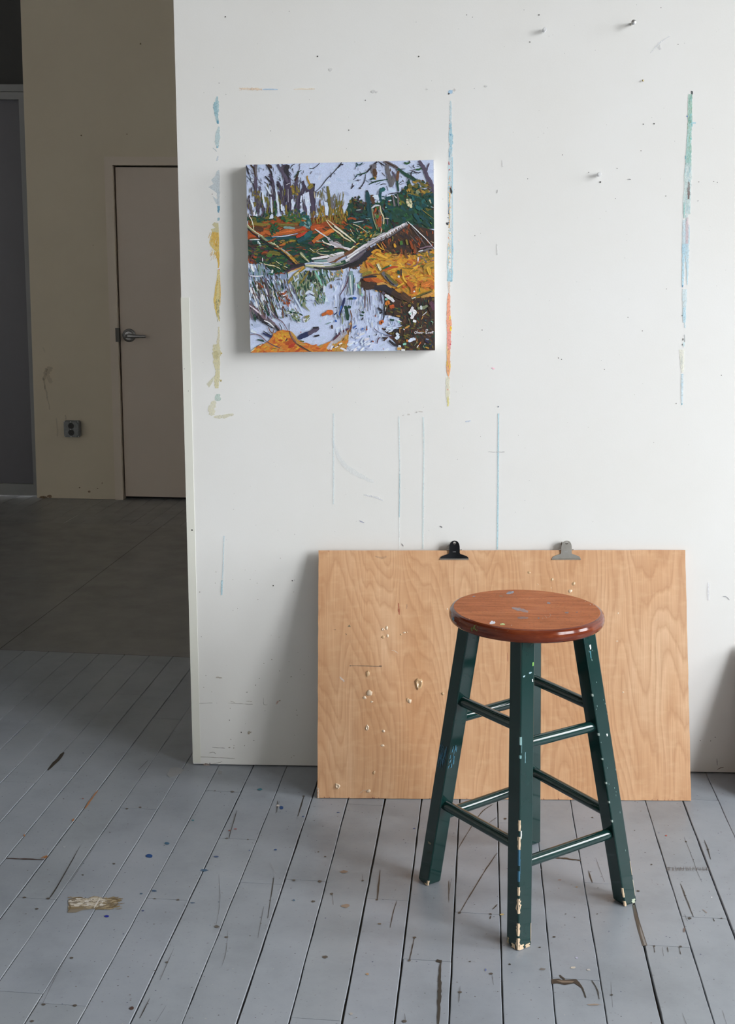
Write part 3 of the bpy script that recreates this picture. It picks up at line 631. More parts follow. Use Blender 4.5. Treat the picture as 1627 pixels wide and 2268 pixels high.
# ---- back wall of the dim space behind, with its door, box and glazed screen
def bx(px, py, off=0): return back_xz(px, py, off)
cx0 = bx(82, 1102)[0]; cxt, czt = bx(45, 0)
def cxz(z): return cx0 + (cxt - cx0) * z / czt
dxl, dzt = bx(250, 366); dxl = (dxl + bx(273, 1105)[0]) / 2
fxl, fzt = bx(231, 347); fxl = (fxl + bx(257, 1105)[0]) / 2
dxr = dxl + .86; fxr = dxr + (dxl - fxl)
b2 = MB()
def bquad(x0, z0, x1, z1, xa=None, xb=None):
    b2.face([BM @ Vector(p) for p in ((x0, 0, z0), (x1, 0, z0), (x1 if xb is None else xb, 0, z1), (x0 if xa is None else xa, 0, z1))], 0)
ZB = 4.2
bquad(cxz(0), .002, fxl, fzt, cxz(fzt)); bquad(cxz(fzt), fzt, 4.6, ZB, cxz(ZB)); bquad(fxr, .002, 4.6, fzt)
b2.face([BM @ Vector(p) for p in ((cxz(0), 0, .002), (cxz(ZB), 0, ZB), (cxz(ZB), .22, ZB), (cxz(0), .22, .002))], 0)
b2.face([BM @ Vector(p) for p in ((cxz(0), .22, .002), (cxz(ZB), .22, ZB), (4.6, .22, ZB), (4.6, .22, .002))], 0)
BZ = [.0006]
def bmark(poly, color):
    BZ[0] += 5e-6; b2.face([back_at(x, y, -BZ[0]) for x, y in poly], 1, color)
B3 = lambda x, y: (x / 3.537, 600 + y / 3.537)
random.seed(9)
for (x, y, x2, y2, w, a) in ((360, 760, 340, 860, 7, .45), (390, 750, 370, 800, 12, .4), (340, 840, 350, 930, 3, .6), (350, 900, 370, 1000, 3, .4), (360, 800, 400, 880, 8, .3), (365, 990, 390, 1090, 2, .35), (440, 1150, 450, 1300, 3, .25), (510, 1130, 515, 1165, 3, .45), (335, 600, 350, 640, 4, .2)):
    L, R = ribbon(smooth_line([B3(x, y), B3((x + x2) / 2 + 4, (y + y2) / 2), B3(x2, y2)], 4), [w * .3] + [w] * 7 + [w * .3], .4); 
    BZ[0] += 5e-6
    b2.grid([[back_at(*p, -BZ[0]) for p in L], [back_at(*p, -BZ[0]) for p in R]], 1, (.42, .31, .17, a * .55))
for x, y, rx, ry in ((180, 300, 1.6, 1.6), (281, 297, 1.4, 1.2), (311, 97, 2, 2), (206, 543, 1, 1)): bmark(blob(x, y, rx, ry), (.33, .25, .15, .8))
for (x, y, rx, ry) in ((96, 1101, 10, 2.5), (110, 1099, 6, 3), (176, 1080, 2, 1.2), (198, 1089, 3, 2), (226, 1070, .8, 2.4), (216, 1082, 2, 1)): bmark(blob(x, y, rx, ry), (.32, .20, .11, .7))
wall_back = b2.build('wall_back', [beige, MK], merge=False); tag(wall_back, kind='structure')

darkgap = Mat('dark_gap', (.02, .018, .016, 1), .9)
dm = MB()
gap = .009
dm.box(dxl + gap, dxr - gap, .012, .05, .018, dzt - gap, 0, M=BM)
door = dm.build('door_1', [doorpaint], bevel=.0015); tag(door, kind='structure')
fm = MB()
for x0, x1, z0, z1 in ((fxl, dxl, .001, fzt), (dxr, fxr, .001, fzt), (dxl, dxr, dzt, fzt)):
    fm.box(x0, x1, -.012, .10, z0, z1, 0, M=BM)
fm.box(dxl, dxr, .06, .10, .001, dzt, 1, M=BM)
frm = fm.build('door_frame', [trimpaint, darkgap], door, bevel=0)
steel = mottled('dull_satin_steel', (.30, .30, .31, 1), (.40, .40, .41, 1), 40, .32, metal=1)
steeldk = Mat('dark_oxidised_steel', (.10, .095, .09, 1), .45, metal=1)
hx, hz = bx(285, 743)
hm = MB()
O = BM @ Vector((hx, .012, hz)); X_, Y_, Z_ = BT, Vector((0, 0, 1)), -BN
hm.lathe([(0.0365, 0), (.0365, .006), (.033, .010), (.028, .011), (.0265, .016), (.022, .020), (0, .020)], O, X_, Y_, Z_, 40)
handle = hm.build('door_handle', steel, door)
lm = MB()
lx = hx - .008
pr = [(-.016, .010), (-.010, .018), (0, .020)]
rows = []
for x, w, y, th in ((-.012, .010, .035, .006), (.0, .0125, .037, .007), (.02, .012, .039, .007), (.05, .0095, .042, .006), (.078, .0085, .044, .005), (.090, .0080, .041, .005), (.102, .0075, .030, .005)):
    rows.append([BM @ Vector((hx - .004 + x, .012 - y - th * math.sin(t), hz - .003 + w * math.cos(t))) for t in (2 * math.pi * k / 14 for k in range(14))])
lm.grid(rows, 0, smooth=True, close=True); lm.face(rows[0][::-1]); lm.face(rows[-1])
lm.tube(BM @ Vector((hx, .0, hz)), BM @ Vector((hx, -.028, hz)), .013, 20)
lm.build('lever', steel, handle)
km = MB(); km.tube(BM @ Vector((hx - .006, -.028, hz - .002)), BM @ Vector((hx - .006, -.034, hz - .002)), .006, 16); km.build('lock_cylinder', steeldk, handle)
sm_ = MB(); sz0 = bx(259, 757)[1]; sz1 = bx(259, 726)[1]
sm_.box(dxl - .012, dxl + .010, -.0135, .004, sz0, sz1, 0, M=BM); sm_.build('strike_plate', steeldk, door)
for hz_ in (.25, 1.0, 1.62):
    q = MB(); q.tube(BM @ Vector((dxr - .004, -.016, hz_ - .05)), BM @ Vector((dxr - .004, -.016, hz_ + .05)), .007, 12); q.build('hinge', steel, door)

# surface-mounted outlet box
ox0, oz1 = bx(140, 932, -.045); ox1, oz0 = bx(176, 969, -.045)
oc = ((ox0 + ox1) / 2, (oz0 + oz1) / 2); hw = (ox1 - ox0) / 2; hh = (oz1 - oz0) / 2
boxst = mottled('galvanised_steel', (.16, .165, .17, 1), (.24, .25, .255, 1), 60, .42, metal=.6)
OM = BM @ Matrix.Translation((oc[0], 0, oc[1]))
outlet = thing('outlet_box', None, 'square grey metal outlet box on the beige wall left of the door', 'electrical outlet', M=OM)
m = MB(); m.box(-hw, hw, -.044, -.0005, -hh, hh); m.build('box', boxst, outlet, bevel=.006, segs=3)
k = hw * .93; n_ = .012
me = plate([(-k + n_, k), (k - n_, k), (k - .008, k - .008), (k, k - n_), (k, -k + n_), (k - .008, -k + .008), (k - n_, -k), (-k + n_, -k), (-k + .008, -k + .008), (-k, -k + n_), (-k, k - n_), (-k + .008, k - .008)],
           [circ(0, .0185, .0172, 28), circ(0, -.0185, .0172, 28)], .005)
add_mesh('cover_plate', me, boxst, outlet, Matrix.Translation((0, -.0475, 0)))
blackp = Mat('black_plastic', (.018, .018, .019, 1), .5)
for z in (.0185, -.0185):
    m = MB(); m.tube((0, -.0455, z), (0, -.0485, z), .0168, 28); r_ = m.build('socket', blackp, outlet)
    m = MB()
    for x in (-.0055, .0055): m.box(x - .001, x + .001, -.0489, -.0484, z + .001, z + .008)
    m.tube((0, -.0484, z - .006), (0, -.0489, z - .006), .002, 10); m.build('slot', Mat('slot_dark', (.004, .004, .004, 1), .8), r_)
brightst = Mat('bright_screw_steel', (.62, .62, .62, 1), .3, metal=1)
for x, z in ((-.002, .041), (-.002, 0), (-.002, -.041), (-.040, .041), (.040, .041), (.040, -.041), (-.040, -.041)):
    x = x * hw / .046; z = z * hh / .046
    m = MB(); m.lathe([(.0030, 0), (.0030, .0010), (.002, .0018), (0, .002)], (x, -.0500 if abs(x) < .01 else -.0455, z), (1, 0, 0), (0, 0, 1), (0, -1, 0), 14); m.build('screw', brightst, outlet)

# glazed screen set back beside the corner
alu = mottled('grey_aluminium', (.27, .28, .285, 1), (.31, .315, .325, 1), 5, .45)
glassdk = Mat('dark_grey_glass', (.15, .148, .172, 1), .4); voidg = Mat('black_transom_glass', (.055, .055, .055, 1), .6)
XL = -2.9
hz0, hzm, hz1 = bx(40, 220, .05)[1], bx(20, 203, .05)[1], bx(25, 187, .05)[1]
rz0, rz1 = .008, bx(40, 1072, .05)[1]
px0 = bx(74, 1070, .05)[0]; px1 = bx(81, 1070, .05)[0] + .03
pxt = bx(41, 220, .05)[0]; zt_ = hz0
def pleft(z): return px0 + (pxt - px0) * (z - rz1) / (zt_ - rz1)
m = MB()
m.box(XL, px1 + .03, .05, .14, hz0, hzm - .003, 0, M=BM); m.box(XL, px1 + .03, .046, .14, hzm, hz1, 0, M=BM)
m.box(XL, px1 + .03, .05, .14, .004, rz1, 0, M=BM)
P = [Vector((pleft(rz1), .05, rz1)), Vector((px1 + .03, .05, rz1)), Vector((px1 + .03, .05, hz0)), Vector((pleft(hz0), .05, hz0))]
Q = [p + Vector((0, .09, 0)) for p in P]
m.face([BM @ p for p in P]); m.face([BM @ p for p in Q[::-1]]); m.face([BM @ p for p in (P[0], P[3], Q[3], Q[0])]); m.face([BM @ p for p in (P[1], Q[1], Q[2], P[2])])
m.box(XL, px1 + .03, .06, .14, ZB - .05, ZB, 0, M=BM); m.box(XL, XL + .05, .05, .14, .004, ZB, 0, M=BM)
scr = m.build('window_1', alu); tag(scr, kind='structure')
m = MB(); m.box(XL + .02, px1 + .02, .085, .095, rz1 - .01, hz0 + .01, 0, M=BM); m.build('pane', glassdk, scr)
m = MB(); m.box(XL + .02, px1 + .04, .10, .11, hz1 - .005, ZB - .02, 0, M=BM); m.build('transom_pane', voidg, scr)

# ---- the rest of the room, out of view: ceiling, side walls, the tall windows that light it
m = MB(); m.box(-4.6, XR + .3, -8.0, 4.6, ZC, ZC + .1); tag(m.build('ceiling', ceilpaint), kind='structure')
m = MB(); m.box(-4.7, -4.5, -8.0, 4.6, 0.001, ZC); tag(m.build('wall_left', sidepaint), kind='structure')
m = MB(); m.box(-4.5, XR, -8.0, -7.8, 0.001, ZC); tag(m.build('wall_rear', sidepaint), kind='structure')
m = MB(); m.box(-4.5, BM.translation.x + XL * BT.x + .02, 3.78, 3.95, 0.001, ZC); tag(m.build('wall_far', sidepaint), kind='structure')
m = MB()
ys = [-8.0] + sorted(v for o in OPENINGS for v in o[:2]) + [4.6]
for k in range(0, len(ys), 2): m.box(XR, XR + .25, ys[k], ys[k + 1], 0.001, ZC)
for y0, y1, z0, z1 in OPENINGS: m.box(XR, XR + .25, y0, y1, 0.001, z0); m.box(XR, XR + .25, y0, y1, z1, ZC)
tag(m.build('wall_right', wallpaint), kind='structure')
winpaint = Mat('white_window_paint', (.75, .75, .74, 1), .4)
pane = Mat('clear_pane', rough=0)
tr = pane.node('ShaderNodeBsdfTransparent'); gl = pane.node('ShaderNodeBsdfGlossy'); gl.inputs['Roughness'].default_value = .02
mx = pane.node('ShaderNodeMixShader'); mx.inputs[0].default_value = .06
pane.link(tr.outputs[0], mx.inputs[1]); pane.link(gl.outputs[0], mx.inputs[2]); pane.link(mx.outputs[0], pane.n['Material Output'].inputs[0])
for i, (y0, y1, Z_SILL, Z_HEAD) in enumerate(OPENINGS):
    m = MB()
    for a, b, c, d in ((y0, y0 + .06, Z_SILL, Z_HEAD), (y1 - .06, y1, Z_SILL, Z_HEAD), (y0, y1, Z_SILL, Z_SILL + .07), (y0, y1, Z_HEAD - .06, Z_HEAD), *(((y0, y1, 2.6, 2.66),) if y1 - y0 > 2 else ()), *(((y0 + y1) / 2 - .025, (y0 + y1) / 2 + .025, Z_SILL, Z_HEAD),) * (y1 - y0 > 2)):
        m.box(XR + .02, XR + .08, a, b, c, d)
    w = m.build('window_%d' % (i + 2), winpaint); tag(w, kind='structure')
    m = MB(); m.face([(XR + .05, y0 + .05, Z_SILL + .06), (XR + .05, y0 + .05, Z_HEAD - .05), (XR + .05, y1 - .05, Z_HEAD - .05), (XR + .05, y1 - .05, Z_SILL + .06)])
    m.build('pane', pane, w)

# ================================================================== THE OBJECTS
# ---- plywood board leaning on the wall
ply = Mat('birch_plywood', rough=.42, spec=.4)
_t = ply.node('ShaderNodeTexCoord'); _uv = _t.outputs['UV']
def _map(scale, loc=(0, 0, 0)):
    mp = ply.node('ShaderNodeMapping'); mp.inputs['Scale'].default_value = scale; mp.inputs['Location'].default_value = loc
    ply.link(_uv, mp.inputs[0]); return mp.outputs[0]
_n1 = ply.noise(_map((4.6, .85, 1), (.37, .2, 0)), 1.0, 3, .38, .2)
_n2 = ply.noise(_map((30, 2.2, 1)), 1.0, 3, .5)
_h = ply.math('ADD', ply.math('MULTIPLY', _n1, 46.0), ply.math('MULTIPLY', _n2, 1.8))
_fr = ply.math('FRACT', _h)
_line = ply.ramp(_fr, [(0, (.5, .5, .5, 1)), (.35, (.22, .22, .22, 1)), (.7, (.05, .05, .05, 1)), (.93, (.75, .75, .75, 1)), (1, (.55, .55, .55, 1))])
_fine = ply.noise(_map((420, 7, 1)), 1.0, 3, .6)
_broad = ply.noise(_map((7, 1.6, 1), (3, 1, 0)), 1.0, 4, .5)
_fig = ply.noise(_map((26, 60, 1), (1, 5, 0)), 1.0, 3, .55)
_base = ply.ramp(_broad, [(.3, lin(199, 150, 108, 1.03)), (.55, lin(213, 170, 131, 1.03)), (.75, lin(224, 189, 154, 1.03))])
_c = ply.mix(ply.math('MULTIPLY', _line, .56), _base, lin(168, 116, 76, 1.0))
_c = ply.mix(ply.ramp(_fine, [(.40, (0, 0, 0, 1)), (.75, (.42, .42, .42, 1))]), _c, lin(170, 122, 84, 1.05))
_c = ply.mix(ply.ramp(_fig, [(.5, (0, 0, 0, 1)), (.78, (.20, .20, .20, 1))]), _c, lin(232, 200, 160, 1.05))
ply.color(_c)
plyedge = mottled('reddish_ply_edge', (.40, .20, .12, 1), (.55, .33, .2, 1), 120, .7)
BLc, BRc = floor_at(702.5, 1767.5, .0012), floor_at(1530, 1773.5, .0012)
TLc, TRc = wall_at(705, 1219, -.0283), wall_at(1517, 1218, -.0096)
pn = ((BRc - BLc).cross(TLc - BLc)).normalized()          # out of the board towards the viewer is -pn.y
if pn.y > 0: pn = -pn
TH = .0085
Wd, Hd = (BRc - BLc).length, (TLc - BLc).length
me = bpy.data.meshes.new('plywood_board')
def quad(u, v): return (BLc * (1 - u) + BRc * u) * (1 - v) + (TLc * (1 - u) + TRc * u) * v
random.seed(31)
NU, NV = 40, 28
vs, fs, mi, uvs = [], [], [], []
def ragged(u, v):
    p = quad(u, v)
    if v in (0, 1) and 0 < u < 1: p = p + (TLc - BLc).normalized() * random.uniform(-.0006, .0003) * (1 if v else -1) * .7
    if u in (0, 1) and 0 < v < 1: p = p + (BRc - BLc).normalized() * random.uniform(-.0006, .0004) * (1 if u else -1)
    return p
for j in range(NV + 1):
    for i in range(NU + 1): vs.append(ragged(i / NU, j / NV)); uvs.append((i / NU * Wd, j / NV * Hd))
nf = len(vs)
for k in range(nf): vs.append(vs[k] - pn * TH); uvs.append(uvs[k])
I = lambda i, j: j * (NU + 1) + i
for j in range(NV):
    for i in range(NU):
        fs.append((I(i, j), I(i + 1, j), I(i + 1, j + 1), I(i, j + 1))); mi.append(0)
        fs.append((nf + I(i, j), nf + I(i, j + 1), nf + I(i + 1, j + 1), nf + I(i + 1, j))); mi.append(0)
for i in range(NU):
    fs.append((I(i, 0), nf + I(i, 0), nf + I(i + 1, 0), I(i + 1, 0))); mi.append(1)
    fs.append((I(i, NV), I(i + 1, NV), nf + I(i + 1, NV), nf + I(i, NV))); mi.append(1)
for j in range(NV):
    fs.append((I(0, j), I(0, j + 1), nf + I(0, j + 1), nf + I(0, j))); mi.append(1)
    fs.append((I(NU, j), nf + I(NU, j), nf + I(NU, j + 1), I(NU, j + 1))); mi.append(1)
BOFF = [.0003]
marks = []
def board_at(px, py, off=0): return on_plane(px, py, BLc + pn * off, pn)
def pmark(poly, color):
    BOFF[0] += 5e-6; k = len(vs)
    for p in poly: vs.append(board_at(*p, BOFF[0])); uvs.append((0, 0))
    fs.append(tuple(range(k, k + len(poly)))); mi.append(2); marks.append((len(fs) - 1, color))
def pline(pts, w, color, jag=.4):
    pts = smooth_line(pts, 4); n = len(pts)
    L, R = ribbon(pts, [w * (math.sin(math.pi * (q + .4) / (n + .6)) ** .5) for q in range(n)], jag)
    pmark(L + R[::-1], color)
RD = (.36, .11, .06, .9)
for _ in range(34):                                        # reddish veneer chips along the top and bottom edges
    x = random.choice([random.uniform(980, 1180), random.uniform(700, 1517), random.uniform(1040, 1320)]); w = random.uniform(.8, 3)
    pmark([(x, 1219.4), (x + w, 1219.4), (x + w * .7, 1219.4 + random.uniform(1.5, 6)), (x + w * .3, 1219.4 + random.uniform(1, 4))], RD)
for _ in range(26):
    x = random.uniform(706, 1525); y = 1767.2 + 6 * (x - 702) / 828; w = random.uniform(.8, 3)
    pmark([(x, y - random.uniform(1, 4)), (x + w, y - random.uniform(.5, 2)), (x + w, y), (x, y)], (.32, .12, .07, .9))
for y in (1745, 1752, 1760): pline([(703.5, y), (705.5, y + 4), (704, y + 8)], 2.5, (.75, .58, .44, 1))
BG = lambda x, y: (700 + x / 3.781, 1200 + y / 3.781)
pline([BG(688, 510), BG(692, 560), BG(695, 610)], 3, (.42, .13, .07, .9)); pline([BG(684, 560), BG(690, 590)], 2, (.42, .13, .07, .8)); pline([BG(760, 520), BG(758, 560)], 1.6, (.5, .3, .2, .7))
pline([BG(282, 1038), BG(400, 1040), BG(540, 1044)], 1.6, (.22, .16, .11, .7)); pline([BG(525, 1042), BG(548, 1043)], 3, (.2, .14, .1, .7)); pmark(blob(*BG(285, 1039), 1.6, 1.4), (.2, .14, .1, .8))
pmark([BG(*p) for p in [(262, 712), (278, 692), (290, 714)]], (.25, .2, .12, .9)); pline([BG(145, 735), BG(165, 738)], 1.4, (.25, .18, .1, .8)); pline([BG(245, 765), BG(255, 780)], 1.4, (.25, .18, .1, .7))
pline([BG(195, 1130), BG(215, 1150), BG(235, 1170)], 4, (.8, .7, .62, .7)); pline([BG(630, 910), BG(660, 915), BG(685, 935)], 1.4, (.82, .68, .54, .8)); pline([BG(360, 2110), BG(400, 2080), BG(440, 2090)], 1, (.75, .6, .45, .7))
pline([(928, 1492), (942, 1510)], .1, (.5, .3, .2, .1)); pmark(blob(1146, 1300, 3, 3.6), (.85, .78, .7, .9)); pmark(blob(1238, 1268, 1, 1), (.4, .2, .1, .8))
pline([(1337, 1412), (1333, 1418), (1327, 1424)], 1.2, (.3, .15, .09, .9)); pline([(830, 1232), (845, 1236), (855, 1232)], 4, (.45, .33, .22, .25)); pline([(1420, 1222), (1425, 1228)], 3, (.5, .2, .12, .8)); pline([(1123, 1430), (1124, 1465)], 1.4, (.5, .2, .12, .7))
me.from_pydata([tuple(v) for v in vs], [], fs)
for mm in (ply, plyedge, MK): me.materials.append(mm.m)
me.polygons.foreach_set('material_index', mi)
uvl = me.uv_layers.new(name='UVMap')
for lp in me.loops: uvl.data[lp.index].uv = uvs[lp.vertex_index]
ca = me.color_attributes.new('Col', 'FLOAT_COLOR', 'CORNER')
for fi, c in marks:
    for li in me.polygons[fi].loop_indices: ca.data[li].color = c
plyboard = bpy.data.objects.new('plywood_board', me); COL.objects.link(plyboard)
tag(plyboard, 'large bare plywood board leaning on the white wall behind the stool', 'board')
glue = Mat('dried_amber_glue', (.72, .48, .26, 1), .18, coat=.6); glue.b.inputs['Transmission Weight'].default_value = .25
paleglue = Mat('dried_pale_glue', (.72, .56, .40, 1), .25, coat=.5)
random.seed(17)
BE = (BRc - BLc).normalized(); BU = (TLc - BLc).normalized()
def lump(px, py, rx, ry, mat, ring=False):
    """a raised bead of glue: a low irregular dome, or a hollow ring left by one"""
    c = board_at(px, py); s = (c - CAM).dot(FWD) / F_PX; mb = MB(); n = 14
    jj = [1 + random.uniform(-.22, .22) for _ in range(n)]
    prof = ((1.0, 0), (.9, .35), (.62, .62), (.3, .30 if ring else .72), (.02, .22 if ring else .75))
    hgt = min(rx, ry) * s * .8
    rows = [[c + BE * (rx * s * r * jj[q] * math.cos(2 * math.pi * q / n)) + BU * (ry * s * r * jj[q] * math.sin(2 * math.pi * q / n)) + pn * (h * hgt + .0001) for q in range(n)] for r, h in prof]
    mb.grid(rows, 0, smooth=True, close=True); mb.face(rows[-1], smooth=True)
    return mb.build('glue_blob', mat, plyboard)
big = lump(927, 1515, 9, 12.5, glue, True); big['label'] = 'large amber glue ring left of the stool'
for x, y, rx, ry, k in ((814, 1492, 4, 6.5, 1), (848, 1394, 3.4, 3.4, 2), (856, 1391, 3, 4.6, 0), (848, 1411, 3.6, 3.4, 1), (858, 1408, 2.4, 4, 0), (888, 1405, 2.6, 2.2, 1), (895, 1401, 2.8, 2.2, 0), (901, 1400, 2, 1.8, 1), (818, 1535, 6.5, 6.5, 0), (807, 1545, 4, 3.4, 0), (823, 1554, 3, 2.2, 0),
                       (907, 1553, 4.4, 5, 0), (902, 1550, 2.4, 5, 1), (980, 1536, 3.6, 3.6, 1), (849, 1619, 3.4, 3, 0), (813, 1612, 4, 6.5, 2), (847, 1651, 4.4, 2.4, 0), (828, 1711, 2.6, 4.4, 1), (747, 1741, 6, 6.5, 2), (816, 1752, 5, 3.4, 0), (990, 1349, 1.8, 1.8, 0), (1222, 1284, 3.4, 4, 1),
                       (1190, 1294, 2.6, 2.2, 1), (1270, 1293, 4.2, 5, 1), (1262, 1309, 5, 4.4, 0), (1220, 1302, 2.6, 2, 0), (1171, 1268, 4, 3.4, 1), (1283, 1298, 1.8, 1.8, 1), (1401, 1338, 2, 3.6, 0), (1368, 1358, 2.6, 3, 0), (1499, 1347, 2.4, 2.4, 0), (1366, 1420, 3.4, 2.2, 0), (1369, 1434, 2, 1.6, 0),
                       (1162, 1303, 1.6, 1.6, 0), (1379, 1533, 3, 2.2, 0), (1402, 1422, 1.2, 1, 0), (961, 1337, 1, 1.4, 1)):
    lump(x, y, rx, ry, (paleglue, glue, paleglue)[k], k == 2)

# ---- bulldog clips on the board's top edge
chrome = Mat('bright_chrome', (.62, .60, .57, 1), .16, metal=1)
nickel = mottled('satin_nickel', (.50, .47, .42, 1), (.58, .55, .50, 1), 80, .34, metal=1)
black = Mat('nickel_dark_reflection', (.035, .035, .04, 1), .12, metal=.85, coat=.5)  # mirror-like plate; the dark room it reflects is put into the colour
def make_clip(px, py, mat, lip, label):
    c = board_at(px, py); tl = (TRc - TLc).normalized()
    M = Matrix(((tl.x, -pn.x, BU.x, c.x), (tl.y, -pn.y, BU.y, c.y), (tl.z, -pn.z, BU.z, c.z), (0, 0, 0, 1)))   # y points into the board
    r = thing('bulldog_clip', None, label, 'clip', 'bulldog clips gripping the board', M=M)
    half = [(.0130, -.004), (.0150, -.0065), (.0240, -.0095), (.0300, -.0115), (.0345, -.0155), (.0350, -.0185)]
    top = [(.0130, .006), (.0126, .0135), (.0112, .0190), (.0085, .0235), (.0045, .0262), (0, .0270)]
    out = [(-.0350, -.0205), (.0350, -.0205)] + half[::-1] + top + [(-x, z) for x, z in top[-2::-1]] + [(-x, z) for x, z in half]
    rear = [(x, z) for x, z in out]
    me_ = plate(out, [circ(0, .0205, .0036, 18)], .0011)
    tilt = Matrix.Translation((0, -.0012, -.019)) @ Matrix.Rotation(math.radians(13), 4, 'X') @ Matrix.Translation((0, 0, .019))
    f = add_mesh('front_plate', me_, mat, r, tilt)
    me_ = plate(rear, [circ(0, .0205, .0036, 18)], .0011)
    tilt2 = Matrix.Translation((0, TH + .0012, -.019)) @ Matrix.Rotation(math.radians(-13), 4, 'X') @ Matrix.Translation((0, 0, .019))
    add_mesh('rear_plate', me_, chrome, r, tilt2)
    mb = MB(); mb.tube((-.0352, -.0020, -.0195), (.0352, -.0020, -.0195), .0019, 14); mb.build('jaw_lip', lip, f)
    mb = MB(); mb.tube((-.0180, .0035, .0035), (.0180, .0035, .0035), .0011, 12)
    for s in (-1, 1): mb.lathe([(.0020, 0), (.0020, .0008), (0, .0012)], (s * .0176, .0035, .0035), (0, 1, 0), (0, 0, 1), (s, 0, 0), 12)
    mb.build('pivot_pin', chrome, r)
    mb = MB(); rows = []
    for a in [math.radians(q) for q in range(-35, 216, 12)]:
        rows.append([(x, .0035 + .0075 * math.cos(a), .0130 + .0105 * math.sin(a)) for x in (-.0098, .0098)])
    mb.grid(rows, 0, smooth=True); rows2 = [[(x, .0035 + (y - .0035) * .9, .0130 + (z - .0130) * .9) for x, y, z in rr] for rr in rows]
    mb.grid([rr[::-1] for rr in rows2], 0, smooth=True); mb.build('spring', chrome, r)
    mb = MB()                                              # the small stamped mark
    for k in range(3):
        x = -.0036 + k * .0028
        for dx, z0, z1 in ((0, -.0025, .0003), (.0014, .0003, -.0025)):
            mb.box(x + (0 if dx == 0 else .0007), x + .0005 + (0 if dx == 0 else .0007), -.0008, -.00056, -.0022, .0003)
    st_ = mb.build('stamped_mark', brightst, f); st_.data.transform(tilt)
    return r
make_clip(1005.5, 1221, black, nickel, 'bulldog clip with a dark reflection coloured into its face, on the board edge behind the stool seat')
make_clip(1253, 1221, nickel, nickel, 'silver bulldog clip with dull grey face on the board edge')

# ---- the painting
Q0 = [wall_at(544, 365, -.038), wall_at(960, 354, -.038), wall_at(963, 776, -.038), wall_at(554, 781, -.038)]      # TL TR BR BL
pc = (Q0[0] + Q0[1] + Q0[2] + Q0[3]) / 4
art = thing('painting', (pc.x, -.001, pc.z), 'square unframed oil landscape of a pond with fallen birch, hung on the white wall', 'painting')
inv = Vector((pc.x, -.001, pc.z))
gesso = mottled('pale_panel_edge', (.62, .60, .58, 1), (.70, .68, .66, 1), 30, .7)
mb = MB()
F_ = [q - inv for q in Q0]; K_ = [Vector((p.x, .0005, p.z)) for p in F_]
for k in range(4):
    a, b = k, (k + 1) % 4
    mb.face([F_[a], F_[b], K_[b], K_[a]])
mb.face(F_[::-1]); mb.face(K_)
mb.build('panel', gesso, art)
oil = Mat('oil_paint', rough=.42, spec=.45)
_a = oil.node('ShaderNodeAttribute', attribute_name='Col')
_v = oil.coords()
_n = oil.noise(_v, 420, 4, .6)
oil.color(oil.mix(1.0, _a.outputs['Color'], oil.ramp(_n, [(.25, (.82, .82, .82, 1)), (.75, (1.12, 1.12, 1.12, 1))]), 'MULTIPLY'))
oil.bump(_n, .25, .0012)
# the picture itself: layered brush strokes of flat colour, each laid a hair above the last
PB = MB(); PZ = [.0004]
def art_at(x, y):
    P = wall_at(x, y, -.038) - inv
    # keep every stroke inside the panel's edges
    l = F_[0].x + (F_[3].x - F_[0].x) * (F_[0].z - P.z) / (F_[0].z - F_[3].z); r = F_[1].x + (F_[2].x - F_[1].x) * (F_[1].z - P.z) / (F_[1].z - F_[2].z)
    t = F_[0].z + (F_[1].z - F_[0].z) * (P.x - F_[0].x) / (F_[1].x - F_[0].x); b = F_[3].z + (F_[2].z - F_[3].z) * (P.x - F_[3].x) / (F_[2].x - F_[3].x)
    return Vector((min(max(P.x, l + .0006), r - .0002), P.y - PZ[0], min(max(P.z, b + .0002), t - .0002)))
PQ = {1: lambda x, y: (520 + x / 6.779, 330 + y / 6.779), 2: lambda x, y: (740 + x / 6.779, 330 + y / 6.779), 3: lambda x, y: (520 + x / 6.779, 550 + y / 6.779),
      4: lambda x, y: (740 + x / 6.779, 550 + y / 6.779), 0: lambda x, y: (520 + x / 3.39, 330 + y / 3.39)}
PC = dict(sky=(192, 206, 231), sky2=(206, 217, 236), sky3=(178, 193, 222), pale=(204, 207, 214), plum=(66, 58, 76), plum2=(82, 74, 92), dark=(44, 42, 50), umber=(62, 46, 38), umber2=(82, 58, 42), gry=(104, 100, 104), olive=(104, 98, 44),
          olive2=(130, 116, 52), och=(164, 128, 52), dgreen=(32, 66, 54), green=(44, 88, 54), green2=(66, 108, 50), teal=(36, 92, 92), teal2=(28, 70, 76), rust=(146, 70, 36), rust2=(176, 80, 40), orange=(182, 98, 46), orange2=(200, 120, 50),
          gold=(200, 146, 48), gold2=(216, 168, 62), tan=(186, 142, 72), cream=(214, 204, 168), white=(226, 226, 232), log=(178, 172, 180), log2=(222, 217, 222), mauve=(118, 96, 108), blue=(52, 92, 168), navy=(40, 48, 86), bgrey=(130, 148, 176), gteal=(120, 150, 150),
          sage=(128, 138, 108), black=(36, 36, 38), red=(176, 60, 40), lime=(120, 160, 60), wine=(84, 52, 68), brown=(104, 70, 48), mint=(130, 190, 170))
def pc_(c, v=.06):
    r, g, b = PC[c]; k = 1 + random.uniform(-v, v)
    return lin(min(255, r * k), min(255, g * k * random.uniform(.98, 1.02)), min(255, b * k), 1.12)
def up(n=1): PZ[0] += 5e-7 * n
